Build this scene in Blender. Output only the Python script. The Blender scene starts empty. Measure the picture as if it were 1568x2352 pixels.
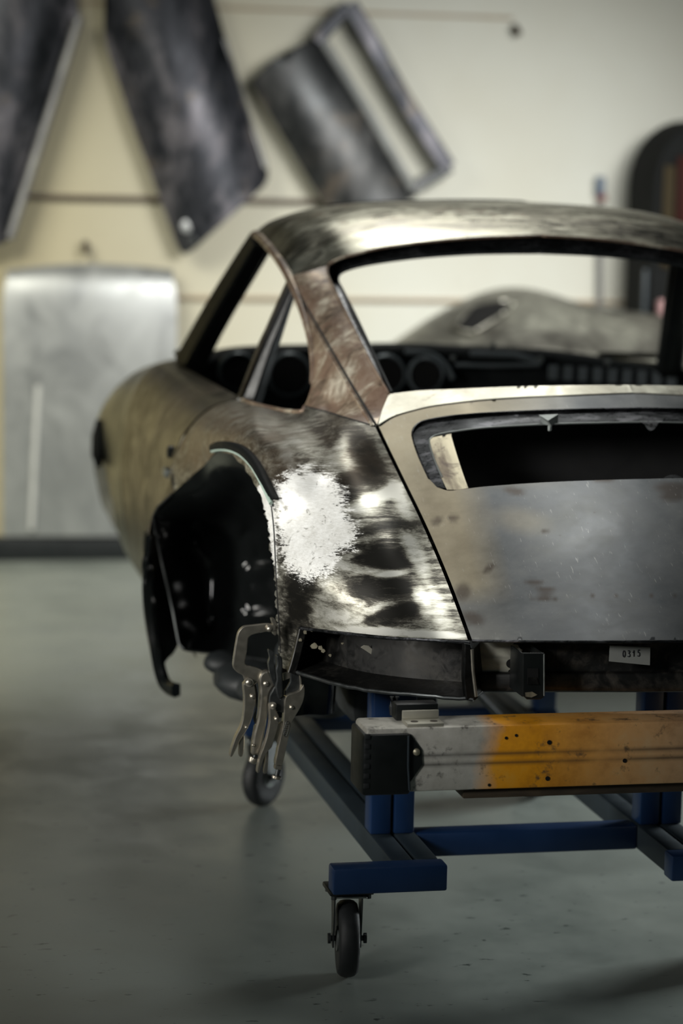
import bpy, bmesh, math, random
import numpy as np
from mathutils import Vector, Matrix
from mathutils.geometry import delaunay_2d_cdt
random.seed(7)
X0 = .04   # the car's centre plane
S = bpy.context.scene
COL = S.collection

# ------------------------------------------------------------------ camera
F = 5553.0; YAW, PITCH, ROLL = .20906, .13308, .02068
CAM = np.array([-1.709, -5.334, 1.603])
FW = np.array([math.sin(YAW)*math.cos(PITCH), math.cos(YAW)*math.cos(PITCH), -math.sin(PITCH)])
RT = np.array([math.cos(YAW), -math.sin(YAW), 0.]); UP = np.cross(RT, FW)
_c, _s = math.cos(ROLL), math.sin(ROLL)
RT, UP = _c*RT + _s*UP, -_s*RT + _c*UP
cd = bpy.data.cameras.new('camera'); cam = bpy.data.objects.new('camera', cd); COL.objects.link(cam)
cam.matrix_world = Matrix(((RT[0], UP[0], -FW[0], CAM[0]), (RT[1], UP[1], -FW[1], CAM[1]), (RT[2], UP[2], -FW[2], CAM[2]), (0, 0, 0, 1)))
cd.sensor_fit = 'VERTICAL'; cd.sensor_height = 36; cd.lens = F/2352*36
cd.clip_start = .05; cd.clip_end = 100
cd.dof.use_dof = True; cd.dof.focus_distance = 4.80; cd.dof.aperture_fstop = 1.9
S.camera = cam

# ------------------------------------------------------------------ light
w = bpy.data.worlds.new('world'); S.world = w; w.use_nodes = True
w.node_tree.nodes['Background'].inputs[0].default_value = (.50, .64, .64, 1)
w.node_tree.nodes['Background'].inputs[1].default_value = .040
def area(name, loc, target, sx, sy, power, col=(1, 1, 1), spread=180):
    l = bpy.data.lights.new(name, 'AREA'); l.shape = 'RECTANGLE'; l.size = sx; l.size_y = sy; l.energy = power; l.color = col; l.spread = math.radians(spread)
    o = bpy.data.objects.new(name, l); COL.objects.link(o); o.location = loc
    o.rotation_euler = (Vector(target)-Vector(loc)).to_track_quat('-Z', 'Y').to_euler()
    return o
area('fender_fill_lamp', (-3.5, -2.7, 2.1), (-.60, -.42, 1.0), .9, .9, 4.7, (1, .99, .96), 30)  # unseen narrow-beam lamp added to brighten the rear fender
area('wall_fill_lamp', (1.3, 1.5, 2.45), (1.0, 5.0, .85), 2.0, .6, 29, (1, .99, .95), 70)  # unseen lamp above the car, added to light the back wall
area('ceiling_lamp_left', (-2.3, 2.4, 2.8), (-1.7, 4.4, .1), 1.6, 1.0, 48, (1, .97, .84), 105)
area('window_light_right', (3.8, 1.4, 1.15), (-.1, -.05, .1), 1.6, .8, 36, (.93, 1, 1), 60)
area('lid_fill_lamp', (-.12, .0, 2.5), (-.42, -.42, .95), .7, .8, .62, (1, 1, .96), 27)  # unseen lamp added to put a highlight on the engine lid
area('roof_fill_lamp', (.3, 2.5, 3.7), (.1, 1.0, 1.5), 1.6, .7, 3.0, (1, 1, .95), 38)  # unseen lamp added so the rear slope of the roof reflects light
area('window_light_left', (-4.4, -.9, 1.15), (-.85, .2, .8), .75, 1.5, 7, (1, .97, .90), 34)
S.view_settings.view_transform = 'Standard'; S.view_settings.look = 'None'
S.view_settings.exposure = 0; S.view_settings.gamma = 1; S.view_settings.use_curve_mapping = False

# ------------------------------------------------------------------ helpers
def ray(px, py): return FW + RT*((px-784)/F) - UP*((py-1176)/F)
def at(px, py, Y): d = ray(px, py); return CAM + d*((Y-CAM[1])/d[1])
def atX(px, py, X): d = ray(px, py); return CAM + d*((X-CAM[0])/d[0])
def atZ(px, py, Z): d = ray(px, py); return CAM + d*((Z-CAM[2])/d[2])
def proj(P):
    d = np.asarray(P, float)-CAM; z = d @ FW
    return np.array([784+F*(d @ RT)/z, 1176-F*(d @ UP)/z])
def cr(P, n=8, closed=False):
    P = np.asarray(P, float); m = len(P); out = []
    for i in range(m if closed else m-1):
        if closed: a, b, c, d = P[(i-1) % m], P[i], P[(i+1) % m], P[(i+2) % m]
        else:
            b, c = P[i], P[i+1]; a = P[i-1] if i else 2*b-c; d = P[i+2] if i+2 < m else 2*c-b
        for k in range(n):
            t = k/n; out.append(.5*((2*b)+(c-a)*t+(2*a-5*b+4*c-d)*t*t+(-a+3*b-3*c+d)*t**3))
    if not closed: out.append(P[-1])
    return np.array(out)
def lin(P, step, closed=False):
    P = np.asarray(P, float); Q = np.vstack([P, P[:1]]) if closed else P; out = []
    for a, b in zip(Q[:-1], Q[1:]):
        n = max(1, int(round(np.linalg.norm(b-a)/step)))
        for k in range(n): out.append(a+(b-a)*k/n)
    if not closed: out.append(Q[-1])
    return np.array(out)
class TPS:
    def __init__(s, ctrl, lam=0.0):
        A = []; 
        for c in ctrl: A.append([c[0], c[1], c[2]])
        A = np.array(A); s.p = A[:, :2]/500; v = A[:, 2]; n = len(A)
        K = s.k(np.linalg.norm(s.p[:, None]-s.p[None], axis=2)) + lam*np.eye(n)
        Pm = np.hstack([np.ones((n, 1)), s.p]); M = np.block([[K, Pm], [Pm.T, np.zeros((3, 3))]])
        s.w = np.linalg.solve(M, np.concatenate([v, np.zeros(3)]))
    @staticmethod
    def k(r): return np.where(r > 1e-9, r*r*np.log(np.maximum(r, 1e-9)), 0)
    def __call__(s, q):
        q = np.atleast_2d(np.asarray(q, float))/500
        K = s.k(np.linalg.norm(q[:, None]-s.p[None], axis=2))
        return K @ s.w[:len(s.p)] + np.hstack([np.ones((len(q), 1)), q]) @ s.w[len(s.p):]
def c3(X, Y, Z): q = proj((X, Y, Z)); return (q[0], q[1], Y)
def empty(name, label, cat, loc=(0, 0, 0), group=None):
    o = bpy.data.objects.new(name, None); COL.objects.link(o); o.location = loc; o.empty_display_size = .1
    o['label'] = label; o['category'] = cat
    if group: o['group'] = group
    return o
def tag(o, label, cat, group=None):
    o['label'] = label; o['category'] = cat
    if group: o['group'] = group
    return o
def wloc(o):
    v = Vector((0, 0, 0))
    while o: v += o.location; o = o.parent
    return v
def mesh(name, V, Fs, mat, parent=None, smooth=True, attrs=None, loc=None, sharp=None):
    V = np.asarray(V, float)
    base = np.array(wloc(parent)) if parent else np.zeros(3)
    org = np.array(loc) if loc is not None else None
    m = bpy.data.meshes.new(name)
    off = base if org is None else org
    m.from_pydata([tuple(v) for v in (V-off)], [], [tuple(int(i) for i in f) for f in Fs])
    if attrs:
        for k, a in attrs.items():
            at_ = m.attributes.new(k, 'FLOAT', 'POINT'); at_.data.foreach_set('value', np.asarray(a, np.float32))
    m.materials.append(mat)
    m.polygons.foreach_set('use_smooth', [bool(smooth)]*len(m.polygons)); m.update()
    if sharp: m.set_sharp_from_angle(angle=math.radians(sharp))
    o = bpy.data.objects.new(name, m); COL.objects.link(o)
    if parent: o.parent = parent
    if org is not None: o.location = org-base
    return o
def from_bm(name, bm, mat, parent=None, smooth=False, loc=None, sharp=35):
    bm.normal_update()
    V = [v.co[:] for v in bm.verts]; bm.verts.index_update()
    Fs = [[v.index for v in f.verts] for f in bm.faces]; bm.free()
    return mesh(name, V, Fs, mat, parent, smooth, loc=loc, sharp=sharp if smooth else None)
def vnormals(V, T):
    N = np.zeros_like(V)
    a, b, c = V[T[:, 0]], V[T[:, 1]], V[T[:, 2]]; n = np.cross(b-a, c-a)
    for i in range(3): np.add.at(N, T[:, i], n)
    return N/np.maximum(np.linalg.norm(N, axis=1, keepdims=True), 1e-12)
def thicken(V, polys, th):
    """front sheet + back sheet + rim, unshared so that the rim stays crisp"""
    V = np.asarray(V, float)
    T = np.array([[p[0], p[i], p[i+1]] for p in polys for i in range(1, len(p)-1)])
    N = vnormals(V, T); n = len(V)
    VV = [V, V-N*th]; FF = [list(p) for p in polys] + [[i+n for i in reversed(p)] for p in polys]
    ed = {}
    for p in polys:
        for a, b in zip(p, list(p[1:])+[p[0]]): ed[(a, b)] = 1
    bd = [(a, b) for (a, b) in ed if (b, a) not in ed]
    ids = {}; extra = []; src = []
    def gid(i, back):
        k = (i, back)
        if k not in ids: ids[k] = 2*n+len(extra); extra.append(VV[back][i]); src.append(i)
        return ids[k]
    for a, b in bd: FF.append([gid(b, 0), gid(a, 0), gid(a, 1), gid(b, 1)])
    if extra: VV.append(np.array(extra))
    return np.vstack(VV), FF, np.concatenate([np.arange(n), np.arange(n), np.array(src, int)])
def inpoly(q, P):
    x, y = q[:, 0], q[:, 1]; r = np.zeros(len(q), bool); n = len(P)
    for i in range(n):
        x1, y1 = P[i]; x2, y2 = P[(i+1) % n]
        if y1 == y2: continue
        c = ((y1 > y) != (y2 > y)) & (x < (x2-x1)*(y-y1)/(y2-y1)+x1); r ^= c
    return r
def skin(name, outline, surf, mat, parent, holes=(), sp=12, th=.002, attrs=None, mirror=None, clipx=False, inset=0.0, tag_=None):
    """sheet-metal panel: outline (traced) on a depth surface, triangulated, given real thickness"""
    loops = [np.asarray(outline, float)] + [np.asarray(h, float) for h in holes]
    lo, hi = loops[0].min(0), loops[0].max(0); G = []
    rng = np.random.RandomState(3)
    ys = np.arange(lo[1]+sp*.5, hi[1], sp*.866)
    for j, y in enumerate(ys):
        for x in np.arange(lo[0]+(sp*.5 if j % 2 else 0), hi[0], sp): G.append((x, y))
    G = np.array(G) if G else np.zeros((0, 2)); allb = np.vstack([lin(L, sp, True) for L in loops])
    if len(G):
        k = inpoly(G, loops[0])
        for h in loops[1:]: k &= ~inpoly(G, h)
        G = G[k]
        if len(G):
            d = np.min(np.linalg.norm(G[:, None]-allb[None], axis=2), axis=1); G = G[d > sp*.55]
    vs = []; es = []
    for L in loops:
        L = lin(L, sp, True); s0 = len(vs)
        for p in L: vs.append(Vector(p))
        for i in range(len(L)): es.append((s0+i, s0+(i+1) % len(L)))
    for g in G: vs.append(Vector(g))
    ov, oe, of, *_ = delaunay_2d_cdt(vs, es, [], 0, 1e-4)
    P = np.array([v[:] for v in ov]); T = np.array([f[:] for f in of]); ce = P[T].mean(1)
    k = inpoly(ce, loops[0])
    for h in loops[1:]: k &= ~inpoly(ce, h)
    T = T[k]; Y = surf(P)+inset
    V = np.array([at(p[0], p[1], y) for p, y in zip(P, Y)])
    n = np.cross(V[T[:, 1]]-V[T[:, 0]], V[T[:, 2]]-V[T[:, 0]]); fl = ((CAM-V[T].mean(1))*n).sum(1) < 0
    T[fl] = T[fl][:, ::-1]
    A = {k_: fn(P) for k_, fn in (attrs or {}).items()}
    if clipx:
        kk = (V[T][:, :, 0] < X0).any(1); T = T[kk]; V[:, 0] = np.minimum(V[:, 0], X0)
    used = np.unique(T); mp = -np.ones(len(V), int); mp[used] = np.arange(len(used)); V = V[used]; T = mp[T]; A = {k_: a[used] for k_, a in A.items()}
    if clipx:
        n0 = len(V); ctr = V[:, 0] > X0-1e-6; V2 = V*np.array([-1, 1, 1])+np.array([2*X0, 0, 0])
        m2 = np.arange(n0)+n0; m2[ctr] = np.arange(n0)[ctr]
        V = np.vstack([V, V2]); T = np.vstack([T, m2[T][:, ::-1]]); A = {k_: np.concatenate([a, a]) for k_, a in A.items()}
        used = np.unique(T); mp = -np.ones(len(V), int); mp[used] = np.arange(len(used)); V = V[used]; T = mp[T]; A = {k_: a[used] for k_, a in A.items()}
    VV, FF, src = thicken(V, [list(t) for t in T], th)
    o = mesh(name, VV, FF, mat, parent, True, {k_: a[src] for k_, a in A.items()})
    if mirror: flip(o, mirror, parent)
    return o
def flip(o, name, parent, mat=None):
    m = o.data; b = np.array(wloc(o))
    V = np.array([v.co[:] for v in m.vertices])+b; V[:, 0] = 2*X0-V[:, 0]
    Fs = [list(reversed(p.vertices)) for p in m.polygons]
    at_ = {a.name: np.array([d.value for d in a.data]) for a in m.attributes if a.data_type == 'FLOAT' and a.domain == 'POINT'}
    return mesh(name, V, Fs, mat or m.materials[0], parent, True, at_, sharp=None)
def loft(name, rows, mat, parent=None, ku=6, kv=6, th=.002, closed=False, attrs=None, keep=None, out=None, loc=None):
    """rows of 3D control points -> smooth sheet with thickness"""
    R = np.array([cr(r, ku, closed) for r in np.asarray(rows, float)])
    G = np.stack([cr(R[:, j], kv) for j in range(R.shape[1])], 1); a, b = G.shape[:2]; V = G.reshape(-1, 3); polys = []
    for i in range(a-1):
        for j in range(b if closed else b-1):
            q = [i*b+j, i*b+(j+1) % b, (i+1)*b+(j+1) % b, (i+1)*b+j]
            if keep is None or keep(V[q].mean(0)): polys.append(q)
    if out is not None:
        c = np.array([V[q].mean(0) for q in polys]); n = np.array([np.cross(V[q[2]]-V[q[0]], V[q[3]]-V[q[1]]) for q in polys])
        if (n*(c-np.array(out))).sum() < 0: polys = [q[::-1] for q in polys]
    if th:
        VV, FF, src = thicken(V, polys, th)
    else: VV, FF, src = V, polys, np.arange(len(V))
    A = {k: f(VV) for k, f in (attrs or {}).items()}
    return mesh(name, VV, FF, mat, parent, True, A, loc=loc)
def bbox(bm, x0, x1, y0, y1, z0, z1, bev=0.004, rot=None, seg=2):
    r = bmesh.ops.create_cube(bm, size=1); vs = r['verts']
    for v in vs: v.co = Vector(((x0+x1)/2+v.co.x*(x1-x0), (y0+y1)/2+v.co.y*(y1-y0), (z0+z1)/2+v.co.z*(z1-z0)))
    if bev:
        es = list({e for v in vs for e in v.link_edges})
        r2 = bmesh.ops.bevel(bm, geom=es, offset=bev, segments=seg, affect='EDGES', profile=.5)
        vs = list({v for f in r2['faces'] for v in f.verts} | {v for v in vs if v.is_valid})
    if rot is not None: bmesh.ops.rotate(bm, verts=vs, cent=rot[0], matrix=rot[1])
    return vs
def box(name, x0, x1, y0, y1, z0, z1, mat, parent=None, bev=.004, loc=None):
    bm = bmesh.new(); bbox(bm, x0, x1, y0, y1, z0, z1, bev); return from_bm(name, bm, mat, parent, True, loc)
def tube_data(path, r, n=10, cap=True, prof=None, up=(0, 0, 1)):
    """sweep; r radius or per-point list; prof optional list of (a,b) unit profile"""
    P = np.asarray(path, float); m = len(P); rr = np.broadcast_to(np.asarray(r, float), (m,))
    pr = prof if prof is not None else [(math.cos(2*math.pi*k/n), math.sin(2*math.pi*k/n)) for k in range(n)]
    n = len(pr); V = []; T = np.gradient(P, axis=0); T /= np.linalg.norm(T, axis=1, keepdims=True); u = np.array(up, float)
    for i in range(m):
        s = np.cross(T[i], u)
        if np.linalg.norm(s) < 1e-6: s = np.array([1., 0, 0])
        s /= np.linalg.norm(s); b = np.cross(s, T[i])
        for a, c in pr: V.append(P[i]+rr[i]*(a*s+c*b))
    Fs = [[i*n+j, i*n+(j+1) % n, (i+1)*n+(j+1) % n, (i+1)*n+j] for i in range(m-1) for j in range(n)]
    if cap: Fs += [list(range(n))[::-1], [(m-1)*n+j for j in range(n)]]
    return V, Fs
def join(parts):
    V = []; Fs = []
    for v, f in parts:
        o = len(V); V += list(v); Fs += [[i+o for i in q] for q in f]
    return V, Fs
def tube(name, path, r, mat, parent=None, n=10, prof=None, up=(0, 0, 1), loc=None, sharp=40):
    V, Fs = tube_data(path, r, n, True, prof, up); return mesh(name, V, Fs, mat, parent, True, loc=loc, sharp=sharp)
RECT = [(1, .8), (.8, 1), (-.8, 1), (-1, .8), (-1, -.8), (-.8, -1), (.8, -1), (1, -.8)]
def plate(name, pts, th, mat, parent=None, bev=.0015, loc=None, holes=None, extra=None):
    """solid plate from a closed 3D outline (nearly planar); th measured away from the camera side"""
    P = np.asarray(pts, float); c = P.mean(0); n = np.zeros(3)
    for a, b in zip(P, np.roll(P, -1, 0)): n += np.cross(a-c, b-c)
    n /= np.linalg.norm(n)
    if n @ (CAM-c) < 0: n = -n; P = P[::-1]
    bm = bmesh.new(); vs = [bm.verts.new(p) for p in P]; f = bm.faces.new(vs)
    r = bmesh.ops.extrude_face_region(bm, geom=[f]); nv = [g for g in r['geom'] if isinstance(g, bmesh.types.BMVert)]
    for v in nv: v.co += Vector(n*th)
    bm.verts.ensure_lookup_table()
    for v in bm.verts: v.co -= Vector(n*th)
    bmesh.ops.recalc_face_normals(bm, faces=bm.faces)
    if bev:
        es = [e for e in bm.edges if len(e.link_faces) == 2 and e.calc_face_angle(0) > 1.0 and len(e.link_faces[0].verts)+len(e.link_faces[1].verts) > 9]
        try: bmesh.ops.bevel(bm, geom=es, offset=bev, segments=2, affect='EDGES', profile=.5, clamp_overlap=True)
        except Exception: pass
    if extra: extra(bm)
    return from_bm(name, bm, mat, parent, True, loc, 19)
def lathe_data(prof, c, axis, n=24):
    axis = np.array(axis, float); axis /= np.linalg.norm(axis)
    a = np.cross(axis, [0, 0, 1.]) if abs(axis[2]) < .9 else np.cross(axis, [1., 0, 0]); a /= np.linalg.norm(a); b = np.cross(axis, a); V = []
    for r, h in prof:
        for k in range(n):
            t = 2*math.pi*k/n; V.append(np.array(c)+axis*h+r*(math.cos(t)*a+math.sin(t)*b))
    m = len(prof); Fs = [[i*n+j, i*n+(j+1) % n, (i+1)*n+(j+1) % n, (i+1)*n+j] for i in range(m-1) for j in range(n)]
    Fs += [list(range(n))[::-1], [(m-1)*n+j for j in range(n)]]
    return V, Fs
def lathe(name, prof, c, axis, mat, parent=None, n=24, loc=None, sharp=40):
    V, Fs = lathe_data(prof, c, axis, n); return mesh(name, V, Fs, mat, parent, True, loc=loc, sharp=sharp)

# ------------------------------------------------------------------ materials
class NT:
    def __init__(s, name):
        s.m = bpy.data.materials.new(name); s.m.use_nodes = True; s.t = s.m.node_tree; s.b = s.t.nodes['Principled BSDF']
        s.co = s.t.nodes.new('ShaderNodeTexCoord').outputs['Object']
    def n(s, typ, **k):
        nd = s.t.nodes.new(typ)
        for a, v in k.items():
            if hasattr(nd, a) and a not in nd.inputs: setattr(nd, a, v)
        return nd
    def link(s, a, b): s.t.links.new(a, b)
    def put(s, sock, v):
        if isinstance(v, bpy.types.NodeSocket): s.link(v, sock)
        elif isinstance(v, tuple) and len(v) == 3 and sock.type == 'RGBA': sock.default_value = (*v, 1)
        else: sock.default_value = v
    def mapv(s, scale=(1, 1, 1), rot=(0, 0, 0)):
        m = s.n('ShaderNodeMapping'); s.link(s.co, m.inputs[0]); m.inputs['Scale'].default_value = scale; m.inputs['Rotation'].default_value = rot; return m.outputs[0]
    def noise(s, scale=5, detail=5, rough=.55, vec=None, dist=0.):
        m = s.n('ShaderNodeTexNoise'); s.link(vec or s.co, m.inputs['Vector']); m.inputs['Scale'].default_value = scale; m.inputs['Detail'].default_value = detail
        m.inputs['Roughness'].default_value = rough; m.inputs['Distortion'].default_value = dist; return m.outputs[0]
    def ramp(s, fac, stops):
        r = s.n('ShaderNodeValToRGB'); s.put(r.inputs[0], fac); e = r.color_ramp.elements
        while len(e) < len(stops): e.new(.5)
        for el, (p, c) in zip(e, stops): el.position = p; el.color = (*c, 1) if isinstance(c, tuple) else (c, c, c, 1)
        return r.outputs[0]
    def mix(s, fac, a, b):
        m = s.n('ShaderNodeMix'); m.data_type = 'RGBA'; s.put(m.inputs[0], fac); s.put(m.inputs[6], a); s.put(m.inputs[7], b); return m.outputs[2]
    def math(s, op, a, b=0., clamp=False):
        m = s.n('ShaderNodeMath'); m.operation = op; m.use_clamp = clamp; s.put(m.inputs[0], a); s.put(m.inputs[1], b); return m.outputs[0]
    def attr(s, name): a = s.n('ShaderNodeAttribute'); a.attribute_name = name; return a.outputs['Fac']
    def bump(s, h, strength=.2, dist=.002):
        b = s.n('ShaderNodeBump'); s.put(b.inputs['Height'], h); b.inputs['Strength'].default_value = strength; b.inputs['Distance'].default_value = dist; s.link(b.outputs[0], s.b.inputs['Normal'])
    def set(s, **k):
        for a, v in k.items(): s.put(s.b.inputs[a.replace('_', ' ')], v)
        return s.m
def plain(name, col, rough=.5, metal=0., var=.15, scale=20, spec=None, bump=0.):
    t = NT(name); n = t.noise(scale, 4)
    c = t.mix(n, tuple(x*(1-var) for x in col), tuple(min(1, x*(1+var)) for x in col))
    t.set(Base_Color=c, Roughness=t.ramp(n, [(.3, max(0, rough-.06)), (.7, min(1, rough+.06))]), Metallic=metal)
    if spec is not None: t.set(Specular_IOR_Level=spec)
    if bump: t.bump(t.noise(scale*4, 3), bump)
    return t.m
M = {}
M['black_gloss'] = plain('black primer gloss', (.006, .007, .007), .13, 0, .2, 12, .5)
M['black'] = plain('black satin paint', (.006, .0075, .0075), .42, 0, .3, 25)
M['interior'] = plain('dark bare interior', (.012, .015, .016), .6, 0, .5, 18)
M['rubber'] = plain('black rubber', (.012, .014, .015), .6, 0, .3, 60)
M['blue'] = plain('blue enamel', (.006, .024, .075), .38, 0, .3, 9)
M['rail'] = plain('dark blue grey rail', (.018, .028, .036), .5, .2, .3, 9)
M['zinc'] = plain('zinc plate', (.24, .26, .25), .42, .7, .25, 40)
M['tool'] = plain('nickel tool steel', (.40, .37, .31), .33, .88, .12, 60, None, .02)
M['tool_dark'] = plain('dark tool steel', (.07, .075, .075), .4, .8, .3, 80)
M['tape'] = plain('pale green masking tape', (.33, .42, .36), .6, 0, .1, 40)
M['paper'] = plain('paper', (.30, .31, .29), .8, 0, .06, 30)  # white paper, its colour lowered to stand in for shade
M['ink'] = plain('ink', (.02, .02, .03), .6)
M['gap'] = plain('panel gap black', (.004, .004, .004), .7)
M['ring'] = plain('gauge ring', (.20, .23, .245), .4, .3)
def steel(name, bright=(.62, .60, .53), mid=(.26, .25, .21), dark=(.06, .058, .05), brown=None, brown_amt=.5, rough=.36, metal=.85, scale=4, streak=(1, 1, 1), contrast=1., rot=(0, 0, 0)):
    t = NT(name); n1 = t.noise(scale, 6, .6, t.mapv(streak, rot), .6); n2 = t.noise(scale*5, 5, .6, t.mapv(streak, rot), 1.2)
    f = t.math('ADD', t.math('MULTIPLY', n1, .7), t.math('MULTIPLY', n2, .3))
    lo, hi = .5-.13/contrast, .5+.13/contrast
    c = t.ramp(f, [(lo, dark), (.5, mid), (hi, bright)])
    if brown:
        b = t.ramp(t.noise(scale*1.7, 7, .65, None, .5), [(.62-brown_amt*.3, 0.), (.70-brown_amt*.3, 1.)])
        c = t.mix(t.math('MULTIPLY', b, .85), c, brown)
        mt = t.math('SUBTRACT', metal, t.math('MULTIPLY', b, .45))
    else: mt = metal
    t.set(Base_Color=c, Metallic=mt, Roughness=t.ramp(n2, [(.35, rough-.08), (.65, rough+.1)]))
    t.bump(t.noise(160, 3, .6, t.mapv((1, .25, 1), (.4, .3, .2))), .06, .001)
    return t.m
M['roof_metal'] = steel('bare roof metal', (.50, .49, .40), (.25, .235, .18), (.09, .08, .06), (.16, .10, .055), .15, .32, .9, 2.5, (1, 3, 1))
M['pillar_metal'] = steel('rusty pillar metal', (.80, .74, .60), (.38, .29, .21), (.10, .068, .048), (.15, .095, .066), .55, .42, .6, 7, (1, 1, .5))
M['door_metal'] = steel('tan bare door metal', (.22, .195, .14), (.13, .115, .085), (.06, .056, .046), (.11, .088, .058), .4, .36, .85, 2.2)
M['front_metal'] = steel('grey front fender metal', (.30, .31, .28), (.15, .155, .14), (.07, .075, .07), None, 0, .34, .9, 2.0)
M['strip'] = plain('matt black strip', (.004, .005, .005), .6, 0, .2, 30, .15)
M['streak'] = plain('pale hood streak', (.62, .63, .61), .6, .2)
M['matte_dark'] = plain('matt dark locker', (.012, .013, .013), .8, 0, .3, 12, .08)
M['cowl_metal'] = steel('bright cowl metal', (.74, .73, .62), (.62, .60, .50), (.46, .43, .35), (.16, .10, .06), .16, .38, .75, 5, (1, 1, 1))
M['plate_metal'] = steel('scraped pale metal', (.66, .60, .44), (.52, .47, .34), (.20, .165, .12), (.10, .07, .05), .18, .42, .65, 9, (1, .3, .3))
M['channel'] = steel('window channel metal', (.11, .11, .12), (.028, .03, .032), (.008, .009, .010), None, 0, .32, .8, 9, (1, 3, 3))
M['recess'] = steel('black bumper recess', (.026, .024, .02), (.007, .007, .0065), (.003, .0035, .0035), None, 0, .40, .4, 9)
M['rear_panel'] = steel('scraped rear panel', (.08, .072, .06), (.016, .016, .015), (.005, .006, .006), None, 0, .45, .5, 6)
M['galv'] = steel('old wall panel metal', (.15, .15, .15), (.055, .058, .06), (.018, .021, .023), (.12, .10, .08), .2, .42, .7, 1.6, (1, 1, .6))
M['galv_sheen'] = steel('pale panel edge sheen', (.40, .40, .38), (.28, .28, .28), (.16, .16, .17), None, 0, .5, .5, 3)  # pale colour stands in for light caught along panel edges
M['dark_panel'] = steel('dark wall panel metal', (.20, .19, .21), (.050, .053, .064), (.009, .012, .015), (.11, .09, .07), .15, .45, .6, 3, (1, 1, .5))
M['hood_metal'] = steel('grey hood metal', (.52, .54, .53), (.44, .455, .45), (.35, .365, .37), None, 0, .42, .6, 1.0, (1, 1, .7))
M['far_car'] = steel('far car metal', (.50, .50, .42), (.25, .245, .21), (.085, .08, .07), None, 0, .4, .7, 2.2, (1, 1, 2))
M['bare_and_lit'] = plain('bare metal and opening light', (.5, .48, .40), .5, .6)

def fender_mat():
    t = NT('ground quarter panel steel')
    # curved grinder strokes: stretched noise, twisted by another noise
    st = t.n('ShaderNodeTexNoise'); t.link(t.mapv((3, 10, 26), (.5, .35, .2)), st.inputs['Vector']); st.inputs['Scale'].default_value = 2.2; st.inputs['Detail'].default_value = 6; st.inputs['Distortion'].default_value = 1.4
    fine = t.noise(9, 7, .7, t.mapv((6, 14, 60), (.6, .2, .3)), .8); big = t.noise(7, 4, .55, None, 1.0)
    a = t.attr('tone')
    f = t.math('ADD', a, t.math('ADD', t.math('MULTIPLY', t.math('SUBTRACT', st.outputs[0], .5), .9), t.math('MULTIPLY', t.math('SUBTRACT', fine, .5), .8)))
    f = t.math('ADD', f, t.math('MULTIPLY', t.math('SUBTRACT', big, .5), .25))
    c = t.ramp(f, [(.16, (.022, .021, .018)), (.38, (.075, .07, .058)), (.50, (.25, .24, .20)), (.66, (.50, .49, .42)), (.90, (.80, .79, .72))])
    br = t.math('MULTIPLY', t.attr('brown'), t.ramp(t.noise(14, 6, .6), [(.3, .25), (.62, 1.)]))
    c = t.mix(br, c, (.20, .15, .105))
    g = t.attr('ground')
    gg = t.ramp(t.math('ADD', g, t.math('MULTIPLY', t.math('ADD', t.math('MULTIPLY', t.math('SUBTRACT', fine, .5), 1.5), t.math('MULTIPLY', t.math('SUBTRACT', st.outputs[0], .5), .9)), 1.0)), [(.42, 0.), (.52, 1.)])
    chip = t.ramp(t.noise(38, 5, .7, None, 1.5), [(.60, 0.), (.65, .8)])
    gc = t.mix(chip, t.mix(t.ramp(t.math('ADD', t.math('MULTIPLY', fine, .5), t.math('MULTIPLY', t.noise(16, 7, .75), .5)), [(.38, 0.), (.6, 1.)]), (.66, .65, .60), (1, 1, .97)), (.24, .23, .20))
    c = t.mix(gg, c, gc)
    met = t.math('SUBTRACT', .82, t.math('MULTIPLY', gg, .45))
    t.set(Base_Color=c, Metallic=met, Roughness=t.math('ADD', .43, t.math('MULTIPLY', gg, .08)))
    h = t.math('ADD', t.math('MULTIPLY', fine, .6), t.math('MULTIPLY', gg, .7)); t.bump(h, .16, .0012)
    return t.m
M['fender'] = fender_mat()
def lid_mat():
    t = NT('patina lid steel with painted shading')
    n1 = t.noise(2.6, 6, .6, None, .4); n2 = t.noise(11, 6, .65)
    f = t.math('ADD', t.math('MULTIPLY', n1, .6), t.math('MULTIPLY', n2, .4))
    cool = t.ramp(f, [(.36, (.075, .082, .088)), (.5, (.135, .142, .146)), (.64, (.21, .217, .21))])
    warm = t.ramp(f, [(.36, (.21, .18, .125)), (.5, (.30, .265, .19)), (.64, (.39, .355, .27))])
    c = t.mix(t.attr('warm'), cool, warm)  # lighting painted in: lit warm left, dimmer cool right
    sp = t.ramp(t.noise(55, 4, .7, t.mapv((1, 1, 1.8))), [(.66, 0.), (.71, .6)])
    st = t.math('MAXIMUM', t.attr('stain'), t.math('MULTIPLY', sp, t.ramp(n1, [(.45, 0.), (.6, 1.)])))
    c = t.mix(t.math('MULTIPLY', st, .85), c, (.055, .04, .03))
    scr = t.ramp(t.noise(30, 2, .5, t.mapv((9, 1.2, 1.2), (0, 0, .1))), [(.68, 0.), (.74, .35)])
    c = t.mix(scr, c, (.42, .42, .40))
    t.set(Base_Color=c, Metallic=.72, Roughness=t.ramp(n2, [(.35, .40), (.65, .52)]))
    t.bump(t.noise(200, 3, .6), .06, .001)
    return t.m
M['lid'] = lid_mat()
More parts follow.
